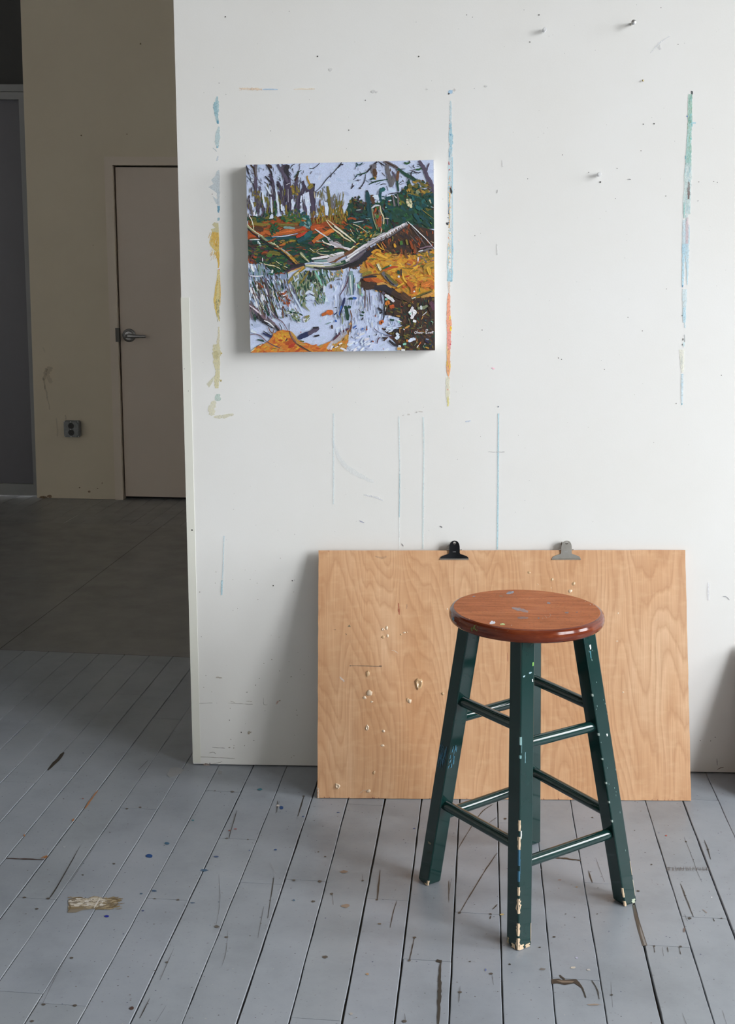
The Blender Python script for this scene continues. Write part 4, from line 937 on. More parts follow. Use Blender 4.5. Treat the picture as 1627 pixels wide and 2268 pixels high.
def dab(x, y, l, w, ang, c):
    """one short brush mark (photo px)"""
    dx, dy = math.cos(ang), math.sin(ang); nx, ny = -dy, dx; up()
    pr = [(-.5, .25), (-.3, .5), (.1, .46), (.4, .34), (.5, .08), (.5, -.1), (.35, -.38), (0, -.5), (-.35, -.42), (-.5, -.18)]
    PB.face([art_at(x + dx * l * a + nx * w * b * random.uniform(.75, 1.25), y + dy * l * a + ny * w * b * random.uniform(.75, 1.25)) for a, b in pr], 0, pc_(c))
def inside(x, y, P):
    r = False; j = len(P) - 1
    for i in range(len(P)):
        if (P[i][1] > y) != (P[j][1] > y) and x < (P[j][0] - P[i][0]) * (y - P[i][1]) / (P[j][1] - P[i][1]) + P[i][0]: r = not r
        j = i
    return r
def area(q, poly, base, cols, n, l, w, ang, ja=.3):
    P = [PQ[q](*p) for p in poly]
    if base:
        up(); PB.face([art_at(*p) for p in P], 0, pc_(base, .02))
    xs = [p[0] for p in P]; ys = [p[1] for p in P]; k = 0; tries = 0
    while k < n and tries < n * 12:
        tries += 1; x, y = random.uniform(min(xs), max(xs)), random.uniform(min(ys), max(ys))
        if inside(x, y, P):
            k += 1; dab(x, y, l * random.uniform(.5, 1.3), w * random.uniform(.5, 1.3), ang + random.uniform(-ja, ja), random.choice(cols))
def S(q, c, w, s, taper=.4, jag=.22):
    """one long stroke: points in the zoomed quarter, width in the same units"""
    k = 3.39 if q == 0 else 6.779
    pts = [PQ[q](*map(float, p.split(','))) for p in s.split()]
    pts = smooth_line(pts, 5) if len(pts) > 1 else pts; n = len(pts)
    W = [w / k * 1.22 * min(1, .40 + taper * 3 * min(i + .5, n - i - .5) / n + (1 - taper) * .3) for i in range(n)]
    L, R = ribbon(pts, W, jag); col = pc_(c, .03); up()
    PB.grid([[art_at(*p) for p in L], [art_at(*p) for p in R]], 0, col)
    if w / k > 2.6:                                        # bristle streaks: neighbouring tones dragged along the stroke
        for _ in range(int(1.5 + w / k * .8)):
            f = random.uniform(-.48, .48); i0 = random.randrange(0, max(1, n - 3)); i1 = min(n, i0 + random.randint(3, max(4, n)))
            q_ = [(L[i][0] * (.5 + f) + R[i][0] * (.5 - f), L[i][1] * (.5 + f) + R[i][1] * (.5 - f)) for i in range(i0, i1)]
            if len(q_) < 2: continue
            kk = random.choice([.62, .75, .85, 1.2, 1.38, 1.5]); cc = (min(col[0] * kk * random.uniform(.9, 1.15), 1), min(col[1] * kk, 1), min(col[2] * kk * random.uniform(.9, 1.15), 1), 1)
            a_, b_ = ribbon(q_, [w / k * random.uniform(.06, .16) * (.3 + .7 * math.sin(math.pi * (i + .5) / len(q_))) for i in range(len(q_))], .3); up()
            PB.grid([[art_at(*p) for p in a_], [art_at(*p) for p in b_]], 0, cc)
def twigs(q, x0, x1, y0, y1, n, cols, l, w, ang, ja):
    for _ in range(n):
        x, y = random.uniform(x0, x1), random.uniform(y0, y1); a = ang + random.uniform(-ja, ja); L_ = l * random.uniform(.4, 1.2)
        mx, my = x + math.cos(a) * L_ * .5 + random.uniform(-.1, .1) * L_, y + math.sin(a) * L_ * .5
        S(q, random.choice(cols), w * random.uniform(.5, 1.2), '%f,%f %f,%f %f,%f' % (x, y, mx, my, x + math.cos(a) * L_, y + math.sin(a) * L_))
def SS(q, w, items):
    for c, s in items: S(q, c, w, s)
random.seed(101)
V = math.pi / 2
# --- grounds
area(0, [(82, 118), (1490, 82), (1502, 1515), (118, 1528)], 'sky', ['sky', 'sky', 'sky2', 'sky3'], 420, 14, 7, -.6, 1.2)
area(0, [(100, 500), (560, 520), (870, 480), (870, 640), (560, 660), (95, 690)], 'rust', ['rust', 'olive', 'rust2', 'olive2', 'orange', 'umber2', 'green'], 260, 12, 3.5, -.06, .25)
area(0, [(95, 680), (560, 640), (830, 600), (1000, 700), (860, 790), (560, 850), (480, 870), (330, 940), (105, 880)], 'dgreen', ['dgreen', 'green', 'olive', 'dgreen', 'green2', 'teal2', 'umber2', 'wine'], 300, 11, 4, -.1, .35)
area(0, [(100, 690), (270, 690), (230, 800), (100, 900)], None, ['umber', 'wine', 'dark', 'olive', 'umber2'], 50, 10, 4, .2, .5)
area(0, [(830, 470), (880, 360), (960, 430), (1010, 420), (1230, 330), (1300, 270), (1492, 330), (1496, 600), (1280, 600), (1100, 660), (980, 690), (840, 620)], 'dgreen', ['dgreen', 'dgreen', 'teal2', 'green', 'teal', 'umber', 'olive'], 330, 10, 4.5, .9, .9)
area(0, [(1100, 690), (1290, 560), (1496, 610), (1498, 800), (1330, 800), (1180, 790), (1000, 790), (960, 860), (900, 900), (830, 880), (960, 790)], 'umber', ['umber', 'umber2', 'brown', 'rust', 'dark', 'umber'], 230, 11, 3, 1.1, .7)
area(0, [(950, 870), (1040, 770), (1200, 790), (1330, 800), (1498, 760), (1500, 1110), (1330, 1120), (1230, 1080), (1130, 1010), (960, 960)], 'gold', ['gold', 'gold', 'gold2', 'orange2', 'orange', 'och', 'tan'], 420, 12, 4.5, .2, .9)
area(0, [(1360, 780), (1498, 740), (1498, 900), (1380, 880)], None, ['olive', 'mauve', 'gry', 'olive2', 'och'], 50, 9, 4, .3, .7)
area(0, [(945, 970), (1130, 1000), (1230, 1080), (1330, 1120), (1500, 1110), (1502, 1513), (1250, 1512), (1190, 1440), (1110, 1350), (1250, 1330), (1240, 1270), (1130, 1240), (1120, 1100), (1060, 1050), (970, 1060), (930, 1020)], 'umber', ['umber', 'dark', 'olive', 'dgreen', 'umber2', 'black', 'brown'], 360, 9, 3.5, 1.0, .8)
# --- left trees over the sky (first quarter)
area(1, [(190, 700), (330, 640), (620, 640), (700, 560), (1000, 560), (1200, 620), (1230, 1060), (180, 1060)], None, ['plum2', 'gry', 'olive', 'plum', 'sky3', 'green', 'olive'], 150, 12, 3, V, .18)
area(1, [(640, 230), (830, 240), (860, 560), (640, 620)], None, ['plum2', 'gry', 'plum', 'sky3', 'dark'], 34, 8, 2.6, 1.2, .4)
twigs(1, 180, 1050, 240, 640, 70, ['dark', 'gry', 'plum', 'plum2'], 70, 7, 1.1, .7)
twigs(1, 1230, 1627, 700, 900, 40, ['olive', 'gry', 'olive2'], 120, 8, -1.5, .3)
twigs(2, 250, 1250, 200, 650, 46, ['dark', 'gry', 'dgreen', 'umber'], 80, 7, .5, 1.3)
area(2, [(540, 260), (640, 230), (640, 430), (600, 470)], None, ['gry', 'umber2', 'olive'], 16, 6, 2.4, 1.2, .5)
area(2, [(760, 250), (880, 260), (960, 330), (900, 560), (840, 560), (800, 420)], None, ['gry', 'plum2', 'umber2', 'sky3'], 26, 8, 2.6, 1.3, .4)
for w, c, s in [(42, 'plum2', '300,235 315,420 312,560 325,760 345,980'), (22, 'umber', '235,240 290,300 310,420'), (26, 'gry', '330,235 318,300 325,420'), (46, 'plum', '530,370 570,540 578,700 572,900 582,1020'), (30, 'plum', '520,520 570,545 585,600'),
                (20, 'dark', '455,410 510,470 560,520'), (22, 'dark', '470,232 540,340 560,420'), (34, 'umber', '490,235 530,260 555,290'), (84, 'plum', '745,235 775,420 800,600 822,800 822,960'), (60, 'dark', '800,240 770,330 790,450'), (40, 'plum2', '640,232 705,340 760,420 790,500'),
                (46, 'plum', '645,490 690,590 720,680 740,800 750,960'), (50, 'plum2', '640,650 700,720 720,800'), (38, 'plum2', '690,780 710,860 720,980'), (46, 'plum2', '940,420 920,540 950,700 935,900 930,980'), (26, 'umber', '960,330 930,420 900,480'), (44, 'plum', '1020,480 1035,600 990,700 960,820 950,920'),
                (30, 'plum', '1045,540 1080,620 1160,630'), (72, 'plum', '1175,520 1160,650 1170,800 1180,1000'), (22, 'och', '1082,415 1100,480 1140,545 1180,560'), (16, 'och', '1082,440 1090,400'), (50, 'olive2', '1105,600 1140,560 1175,545'), (40, 'plum2', '1040,800 1060,900 1060,1010'), (14, 'dark', '1190,520 1192,560'),
                (36, 'olive', '1390,560 1405,660 1425,860 1430,1040'), (30, 'gry', '1440,720 1460,850 1440,1000'), (26, 'olive', '1520,760 1545,960'), (26, 'olive', '1605,775 1590,950'), (34, 'gry', '172,760 230,880 275,995'), (24, 'plum2', '175,820 230,920'), (34, 'plum2', '410,820 430,920 450,1040'), (26, 'olive', '480,720 500,820 490,960'),
                (40, 'gry', '360,700 370,800 360,900'), (26, 'plum2', '380,560 370,620 345,700'), (36, 'olive', '555,760 545,860'), (40, 'green', '600,780 610,900 600,1020'), (20, 'olive', '680,800 690,940'), (20, 'olive2', '770,840 770,980'), (16, 'plum', '890,850 920,960'), (14, 'gry', '1210,650 1205,740')]: S(1, c, w, s)
for w, c, s in [(9, 'dark', '170,400 240,480 280,540 300,620'), (18, 'dark', '172,250 195,330 210,380'), (8, 'dark', '205,370 235,440 240,500'), (10, 'dark', '1205,650 1290,570 1350,490 1400,430 1450,385 1520,310 1600,205'), (12, 'dark', '1560,255 1590,235 1627,228'), (9, 'dark', '1430,430 1450,400'), (8, 'gry', '1205,640 1260,670 1310,720'),
                (8, 'dark', '1160,295 1220,265 1275,212'), (8, 'dark', '1118,290 1160,295 1195,300'), (10, 'dark', '830,300 860,250 900,225'), (8, 'dark', '860,290 870,330'), (9, 'dgreen', '930,350 1000,325'), (11, 'dgreen', '890,430 930,380 960,350'), (8, 'gry', '960,260 980,220'), (7, 'dark', '1500,365 1505,380'), (9, 'teal2', '1340,560 1342,590'),
                (8, 'gry', '1130,380 1160,330'), (7, 'gry', '1310,580 1350,640 1400,670'), (8, 'dark', '985,430 990,480 960,560'), (7, 'dark', '1440,350 1450,400'), (8, 'cream', '1190,640 1200,740'), (6, 'pale', '800,600 802,800'), (6, 'pale', '830,510 770,540'), (6, 'pale', '545,560 560,640 545,720')]: S(1, c, w, s)
area(1, [(285, 640), (380, 610), (385, 740), (300, 745)], None, ['olive2', 'olive', 'och'], 14, 6, 3, V, .6); area(1, [(270, 800), (325, 790), (325, 860), (290, 860)], None, ['olive2', 'olive'], 7, 5, 3, V, .8)
area(1, [(845, 545), (930, 560), (965, 650), (920, 730), (880, 700), (850, 640)], None, ['olive2', 'olive', 'olive2', 'och'], 26, 7, 4, V, .5)
area(1, [(170, 1020), (420, 1010), (480, 930), (600, 880), (620, 1040), (380, 1100), (175, 1090)], None, ['dgreen', 'dgreen', 'green', 'olive'], 70, 9, 5, .1, .8)
area(1, [(690, 1010), (960, 980), (1030, 1010), (1000, 1100), (760, 1100)], None, ['green', 'green2', 'dgreen', 'olive'], 50, 10, 5, -.2, .5)
area(1, [(740, 960), (860, 900), (1100, 980), (1060, 1060), (900, 1020)], None, ['olive', 'green', 'teal2', 'plum2'], 36, 8, 4, V, .4)
area(1, [(1010, 1010), (1110, 1010), (1145, 1120), (1120, 1200), (1060, 1180), (980, 1150)], None, ['teal', 'teal2', 'teal', 'gteal'], 40, 8, 5, .8, .9)
area(1, [(1135, 1090), (1150, 980), (1240, 800), (1330, 800), (1350, 960), (1400, 1010), (1420, 880), (1627, 870), (1627, 1110), (1300, 1110)], None, ['olive2', 'och', 'olive', 'och', 'brown'], 120, 12, 2.4, V, .35)
area(1, [(1340, 800), (1380, 800), (1410, 890), (1390, 1000), (1360, 990)], 'sky2', ['sky2', 'sky'], 8, 8, 3, V, .2); area(1, [(1510, 880), (1535, 880), (1540, 980), (1515, 970)], 'sky2', ['sky2'], 3, 6, 2, V, .2)
area(1, [(530, 1000), (560, 970), (580, 1000), (570, 1045), (520, 1045)], 'sky2', ['sky2', 'white'], 5, 5, 3, 0, .5); area(1, [(850, 780), (890, 750), (905, 800), (880, 900), (850, 920)], 'sky2', ['sky2', 'sky'], 5, 7, 3, V, .3); area(1, [(1020, 680), (1110, 640), (1130, 800), (1120, 990), (1090, 1000), (1080, 860), (1010, 770)], 'sky2', ['sky2', 'sky'], 16, 8, 4, V, .4)
area(1, [(640, 800), (660, 900), (680, 990), (655, 985), (630, 880)], 'sky2', ['sky2'], 4, 7, 2, V, .2); area(1, [(720, 860), (745, 870), (745, 960), (725, 960)], 'sky3', ['sky2'], 3, 6, 2, V, .2); area(1, [(975, 820), (1010, 810), (1015, 900), (985, 920)], 'sky2', ['sky2'], 3, 6, 2, V, .2); area(1, [(300, 900), (340, 960), (340, 1010), (270, 1000)], 'sky2', ['sky2', 'white'], 5, 6, 3, .8, .3)
# bank and far water
for w, c, s in [(60, 'rust', '185,1260 300,1275 420,1285'), (54, 'orange', '400,1280 460,1240 540,1285'), (60, 'orange', '545,1305 700,1255 850,1230 1060,1180'), (40, 'rust2', '900,1220 1000,1190 1070,1200'), (26, 'red', '1000,1185 1050,1175'), (62, 'rust2', '1140,1195 1230,1175 1320,1160'), (40, 'rust', '1280,1140 1400,1110 1540,1150'), (60, 'orange', '1170,1400 1270,1320 1380,1260 1510,1215'), (30, 'orange2', '1330,1270 1430,1235 1500,1215'),
                (36, 'red', '920,1320 1000,1290 1090,1245'), (40, 'olive2', '240,1120 330,1130 470,1140'), (44, 'olive', '640,1130 760,1150 900,1140'), (34, 'brown', '780,1160 900,1180 1000,1170'), (30, 'gteal', '730,1180 800,1180 900,1195'), (60, 'umber2', '300,1180 360,1200 430,1220'), (20, 'rust2', '190,1310 300,1310 370,1300')]: S(1, c, w, s)
area(1, [(530, 1150), (590, 1090), (640, 1130), (660, 1230), (590, 1290), (530, 1290)], None, ['green', 'dgreen', 'green', 'dgreen'], 34, 6, 4, 1, 1.2)
for w, c, s in [(36, 'teal2', '460,1335 600,1340 900,1325'), (30, 'teal', '480,1370 560,1375'), (60, 'teal2', '940,1390 1040,1340 1150,1290'), (50, 'teal', '1040,1320 1110,1270 1160,1240'), (16, 'bgrey', '560,1320 700,1312 800,1298 945,1268'), (9, 'white', '640,1318 760,1308 880,1280'), (12, 'white', '220,1364 300,1360 410,1360'), (22, 'gteal', '340,1380 360,1430 390,1470'), (14, 'white', '345,1380 375,1420 395,1460'), (30, 'tan', '680,1400 720,1380 740,1390'), (22, 'och', '710,1430 800,1395 910,1370'), (18, 'orange', '665,1450 720,1440 760,1430'),
                (30, 'umber', '200,1440 260,1460 360,1440'), (26, 'rust', '400,1570 440,1555 490,1550'), (60, 'olive', '470,1600 560,1560 680,1580'), (40, 'green2', '480,1610 560,1590')]: S(1, c, w, s)
# leaning branch from the left
for w, c, s in [(22, 'black', '175,1170 260,1260 340,1310 420,1380 520,1450 640,1510 740,1590'), (24, 'sage', '175,1105 200,1170 300,1245 400,1310 440,1345 520,1400 620,1450 720,1540 850,1640'), (10, 'cream', '180,1100 210,1160 310,1245 420,1310'), (9, 'cream', '500,1385 600,1430 690,1505'), (22, 'log', '720,1530 790,1570 840,1620'), (11, 'cream', '178,960 240,1040 272,1130 285,1215'), (6, 'white', '180,970 245,1050 275,1150'),
                (8, 'cream', '590,1400 600,1430'), (9, 'pale', '355,1290 365,1330')]: S(1, c, w, s)
for w, c, s in [(34, 'black', '670,20 760,80 850,170 930,250'), (36, 'och', '680,-5 790,80 860,150 930,220 980,250'), (14, 'log', '690,0 790,70 830,110'), (9, 'gold', '800,100 880,180 960,240'), (18, 'brown', '900,190 950,230 1000,260')]: S(3, c, w, s)
# --- right-hand trees (second quarter)
for w, c, s in [(40, 'gry', '735,186 850,232 955,292'), (42, 'dgreen', '950,295 1080,390 1170,440 1250,490'), (16, 'umber', '760,186 850,236 950,285'), (52, 'plum2', '1270,170 1345,290 1400,430 1465,550 1488,680'), (20, 'plum2', '1425,215 1400,270 1385,340'), (56, 'gry', '785,240 805,330 825,440 860,570'), (40, 'gry', '900,380 890,460 860,560'), (18, 'plum2', '870,330 900,400 940,470'), (14, 'dark', '660,190 720,230 750,250'),
                (24, 'dark', '645,190 570,265 490,350'), (16, 'dgreen', '490,350 420,375 345,385'), (11, 'dark', '420,380 380,410'), (11, 'teal2', '350,385 320,430'), (12, 'dark', '470,380 455,480 410,560 370,590'), (60, 'gry', '610,230 590,310 615,400'), (50, 'umber2', '600,300 610,370 615,430'), (30, 'och', '600,420 620,460'), (22, 'dgreen', '540,465 580,440 610,450'), (16, 'dgreen', '520,535 600,495 720,470 805,455'), (9, 'dark', '690,540 740,525 780,530'),
                (30, 'dgreen', '965,320 950,400 945,500 965,640'), (34, 'brown', '965,330 950,420 940,480'), (34, 'teal2', '700,590 688,690 702,800'), (46, 'teal', '690,640 730,610 760,590'), (60, 'teal2', '490,640 505,740 520,860 525,990 560,1090'), (18, 'dark', '470,632 510,632'), (46, 'umber2', '565,690 575,760 590,830'), (14, 'dark', '400,590 375,600'), (16, 'dark', '255,600 275,565 300,550'), (12, 'teal2', '340,235 380,240 430,205'), (14, 'teal2', '330,205 345,235 330,270'), (8, 'dark', '320,270 310,310'),
                (12, 'dark', '800,690 860,670 940,660 1000,660'), (14, 'teal2', '720,710 800,725 850,700'), (14, 'dark', '1180,450 1150,380 1180,330'), (12, 'dark', '1180,330 1250,360 1300,350'), (12, 'dark', '1120,175 1140,210'), (24, 'green', '1050,205 1090,220 1130,205'), (22, 'green', '1220,310 1270,310 1310,285'), (10, 'dark', '1200,240 1180,260 1210,290'), (12, 'dark', '20,310 80,260 110,200'), (14, 'plum', '110,245 135,230'), (8, 'dark', '0,370 12,376')]: S(2, c, w, s)
area(2, [(1100, 470), (1190, 480), (1260, 450), (1400, 500), (1450, 620), (1400, 690), (1250, 690), (1100, 720), (1030, 600), (1130, 560)], None, ['olive', 'olive2', 'och', 'olive', 'dgreen', 'umber2'], 80, 9, 4.5, .8, 1)
area(2, [(1080, 700), (1300, 680), (1500, 650), (1500, 900), (1300, 920), (1100, 860)], None, ['dgreen', 'teal2', 'dgreen', 'teal', 'olive'], 60, 9, 5, .6, .8)
area(2, [(290, 740), (340, 690), (420, 770), (480, 810), (470, 920), (310, 910), (270, 800)], None, ['umber', 'umber2', 'olive', 'dgreen', 'dark'], 50, 6, 4, 1, 1.2)
area(2, [(200, 930), (480, 920), (560, 1060), (560, 1140), (230, 1130)], None, ['teal2', 'dgreen', 'dgreen', 'dark'], 50, 10, 4, 0, .4)
area(2, [(0, 880), (60, 800), (170, 860), (220, 930), (170, 1080), (0, 1060)], None, ['olive2', 'och', 'olive', 'olive'], 40, 10, 2.6, V, .35)
area(2, [(590, 690), (660, 690), (670, 770), (600, 750)], 'sky2', ['sky2'], 4, 6, 4, 0, .5); area(2, [(720, 700), (860, 690), (850, 790), (720, 780)], None, ['sky2', 'sky2', 'gteal', 'teal2'], 14, 7, 4, 0, .4); area(2, [(610, 780), (670, 770), (680, 810), (620, 820)], None, ['sky2'], 4, 6, 3, 0, .4)
area(2, [(1080, 750), (1120, 730), (1155, 790), (1150, 890), (1100, 830)], None, ['cream', 'sage', 'cream'], 16, 7, 5, V, .6); S(2, 'sage', 40, '1225,630 1250,650 1270,680'); S(2, 'cream', 34, '1440,760 1435,820'); S(2, 'olive', 26, '1180,740 1230,850 1270,900')
area(2, [(570, 900), (680, 840), (720, 1000), (720, 1200), (650, 1240), (600, 1050)], None, ['olive', 'brown', 'rust', 'sage', 'green2', 'gry'], 60, 9, 4, V, .4)
for w, c, s in [(50, 'rust', '690,1000 680,1090 680,1170'), (40, 'green2', '640,990 650,1040'), (15, 'cream', '690,850 700,940 738,1020 740,1100 700,1260'), (14, 'sage', '560,880 575,980 600,1090 640,1200'), (22, 'pale', '560,890 620,850 680,850'), (34, 'green', '740,1130 730,1210'), (22, 'plum2', '720,880 770,960 795,1060 800,1140'), (12, 'gry', '740,900 780,980'), (24, 'gry', '880,700 895,800 925,950 937,1100'), (12, 'pale', '900,700 940,740'), (20, 'gry', '950,680 960,780 970,860'),
                (14, 'lime', '980,800 990,840'), (7, 'cream', '750,1040 860,1040 940,980'), (8, 'sage', '1060,930 1130,950 1200,920'), (6, 'teal', '900,885 960,885 1030,910'), (7, 'teal', '1000,880 1050,950'), (7, 'pale', '1305,895 1325,848 1400,855 1490,880'), (8, 'olive2', '1300,900 1390,970 1490,1045'), (8, 'lime', '1440,1100 1490,1170'), (7, 'lime', '1400,1120 1420,1190'), (34, 'teal2', '1270,1000 1330,1040 1400,1080'), (20, 'mint', '770,885 800,845'),
                (26, 'rust', '200,1060 260,1040 330,1060'), (34, 'rust', '440,1180 500,1170 570,1190'), (8, 'pale', '290,1105 360,1095 440,1080'), (9, 'gteal', '470,1045 500,1050 540,1045'), (9, 'pale', '330,920 400,912'), (7, 'olive', '85,1010 100,1150 130,1300 140,1440'), (26, 'dark', '850,1080 900,1150 880,1240'), (22, 'red', '1080,905 1110,915'), (14, 'red', '810,790 830,790')]: S(2, c, w, s)
area(2, [(0, 1120), (220, 1100), (560, 1200), (560, 1290), (440, 1400), (300, 1400), (0, 1290)], None, ['dgreen', 'green', 'olive', 'green2', 'rust', 'teal2', 'umber2'], 80, 9, 3, .5, .5)
area(2, [(380, 1230), (640, 1250), (640, 1300), (480, 1400), (340, 1460)], None, ['dgreen', 'green', 'sage', 'olive', 'black', 'gold'], 60, 7, 3, -.4, .6)
# crowns and undergrowth thickened
area(1, [(480, 520), (660, 500), (860, 420), (1010, 480), (1060, 900), (480, 1000)], None, ['plum', 'plum2', 'dark', 'gry', 'olive'], 60, 11, 2.4, V, .15)
area(1, [(200, 620), (420, 600), (460, 1010), (200, 1010)], None, ['plum2', 'gry', 'olive', 'dgreen', 'plum'], 40, 11, 2.4, V, .15)
for s in ('545,720 550,850 560,960', '615,600 640,780 660,900', '420,640 430,760 450,860', '855,760 870,860', '1000,700 990,800', '700,830 710,930', '240,760 280,880', '1060,700 1075,860', '470,560 540,680'): S(1, 'sky2', 24, s)
area(2, [(760, 860), (1000, 880), (1250, 930), (1500, 1050), (1500, 1180), (1100, 1060), (900, 1100), (780, 1000)], None, ['dgreen', 'teal2', 'dgreen', 'teal2', 'green'], 50, 16, 8, .5, .5)
area(2, [(1150, 700), (1500, 640), (1500, 880), (1240, 900)], None, ['dgreen', 'teal', 'dgreen', 'teal2'], 26, 13, 7, .7, .5)
# pale broken twigs and snags
for w, c, s in [(20, 'cream', '0,1160 80,1215 180,1290 320,1405'), (8, 'white', '0,1165 90,1225 190,1300'), (17, 'cream', '0,1210 70,1255 150,1330 250,1385'), (8, 'cream', '280,1128 370,1165 480,1242'), (5, 'cream', '330,1190 360,1250'), (6, 'cream', '240,1200 290,1290'), (40, 'log', '0,1395 50,1420 100,1455'), (34, 'log2', '0,1465 90,1470 170,1495 260,1510'), (12, 'brown', '0,1490 100,1490 200,1520'), (26, 'cream', '250,1530 280,1480 330,1460'), (20, 'olive', '280,1490 330,1470 350,1490')]: S(2, c, w, s)
for w, c, s in [(16, 'pale', '1200,1200 1270,1250 1330,1290 1400,1340'), (40, 'log', '1400,1330 1430,1380 1510,1440 1627,1475'), (12, 'white', '1310,1370 1360,1410 1430,1430 1520,1470'), (14, 'cream', '1220,1380 1290,1390 1350,1410 1440,1450'), (12, 'cream', '1370,1070 1420,1140 1500,1220 1600,1290'), (12, 'cream', '1390,1065 1450,1110 1540,1180 1627,1245'), (9, 'cream', '1125,1490 1190,1540 1290,1580 1400,1590'), (6, 'cream', '1210,1545 1280,1500 1340,1490'), (7, 'cream', '1270,1540 1420,1535'), (8, 'pale', '1170,1560 1260,1545'),
                (36, 'sage', '980,1550 1020,1600 1050,1640'), (20, 'black', '1330,1440 1390,1490 1450,1530')]: S(1, c, w, s)
# --- the fallen birch
area(2, [(560, 1390), (700, 1330), (800, 1380), (760, 1500), (640, 1490), (560, 1600), (400, 1627), (440, 1500)], None, ['umber', 'umber2', 'dark', 'brown', 'umber'], 60, 9, 3, 1.2, .5)
for w, c, s in [(70, 'log', '1095,1120 980,1190 860,1255 740,1310 620,1375 520,1430'), (30, 'log2', '1060,1120 960,1180 850,1250 740,1300'), (18, 'gry', '1090,1140 980,1225 880,1290'), (64, 'log', '530,1420 430,1490 330,1560 200,1640'), (22, 'log2', '490,1430 400,1480 300,1550 190,1620'), (20, 'brown', '920,1190 930,1240'), (14, 'umber2', '860,1230 870,1280'), (12, 'brown', '780,1270 790,1310'), (12, 'olive2', '860,1270 880,1340 870,1380'), (12, 'umber', '960,1180 970,1220'), (16, 'sage', '560,1320 620,1290 700,1270'), (10, 'olive', '530,1340 600,1310 680,1290'), (12, 'pale', '560,1350 640,1330')]: S(2, c, w, s)
for w, c, s in [(80, 'dark', '600,20 500,90 380,180 240,240 0,300'), (70, 'gry', '480,-10 380,80 210,190 0,265'), (40, 'log', '470,0 340,70 210,165 0,240'), (16, 'white', '370,50 280,110 180,180 90,215'), (40, 'brown', '0,205 100,130 230,60 300,0'), (20, 'log2', '0,110 60,80 110,70'), (26, 'wine', '270,190 330,150 380,130'), (12, 'log', '390,90 360,160'), (40, 'black', '0,305 180,270 320,220 440,170'), (36, 'dgreen', '100,215 170,190')]: S(4, c, w, s)
for w, c, s in [(50, 'sage', '1640,230 1500,250 1400,275 1250,268 1060,262'), (30, 'black', '1640,290 1500,310 1350,305 1180,290'), (18, 'cream', '1060,250 1200,262 1350,275'), (60, 'log', '1640,90 1540,120 1440,170 1330,200'), (30, 'log2', '1150,160 1280,140 1400,120 1520,85 1640,60'), (26, 'gteal', '1180,195 1280,185 1390,190'), (14, 'white', '1150,215 1280,222 1400,215'), (18, 'brown', '1640,110 1560,150 1480,200 1420,215'), (26, 'sage', '980,65 1040,140 1120,205'), (10, 'cream', '985,70 1060,150 1110,200'),
                (60, 'dark', '1050,240 960,270 860,290 760,350'), (30, 'wine', '960,300 860,320 720,400'), (18, 'tan', '1040,270 940,310 850,345 760,395'), (10, 'cream', '900,330 840,350 770,390'), (34, 'olive2', '1060,290 940,370 860,450 790,530'), (20, 'cream', '960,360 900,410'), (14, 'gold', '1040,280 960,350'), (12, 'black', '525,160 565,270 600,360 625,460'), (10, 'cream', '620,195 700,250 790,290'), (12, 'cream', '370,215 500,250 610,270 720,330'), (12, 'white', '640,450 720,430 810,415'), (20, 'rust', '600,390 680,370 760,400'), (10, 'pale', '415,140 418,200')]: S(3, c, w, s)
area(3, [(600, 210), (740, 250), (820, 300), (700, 360), (560, 300)], None, ['green', 'dgreen', 'olive'], 26, 8, 3, .3, .4)
twigs(4, 960, 1480, 700, 1500, 90, ['dark', 'umber2', 'olive', 'rust', 'sage', 'tan', 'black', 'dgreen'], 60, 9, 1.0, 1.2)
twigs(4, 480, 1490, 60, 640, 110, ['gold2', 'orange', 'och', 'orange2', 'tan', 'rust', 'olive2'], 70, 9, .4, 1.4)
twigs(1, 190, 1600, 1350, 1620, 70, ['dgreen', 'olive', 'green2', 'umber2', 'teal2', 'rust'], 90, 12, .1, .5)
# shading along the birch trunk
for q, c, w, s in ((2, 'gry', 14, '1080,1150 960,1225 860,1290 740,1345 620,1405 530,1460'), (2, 'dark', 12, '1080,1165 960,1245 860,1310 740,1370 640,1415'), (2, 'white', 10, '1050,1125 960,1175 860,1235 740,1295 640,1345'), (2, 'plum2', 16, '520,1470 430,1530 330,1600 240,1660'),
                   (2, 'white', 12, '480,1430 400,1475 300,1545'), (4, 'gry', 22, '470,30 380,110 260,190 120,245 0,285'), (4, 'plum2', 16, '440,80 360,150 240,220'), (3, 'gry', 14, '1640,255 1500,275 1380,292 1240,286'), (3, 'white', 10, '1500,240 1380,258 1200,250'), (4, 'dgreen', 14, '220,200 120,240 0,268')): S(q, c, w, s)
for x, y in ((980, 1170), (930, 1200), (890, 1225), (820, 1265), (760, 1300), (700, 1325), (1010, 1150)): S(2, random.choice(['umber2', 'brown', 'gry']), 9, '%d,%d %d,%d' % (x, y, x + 14, y + 40))
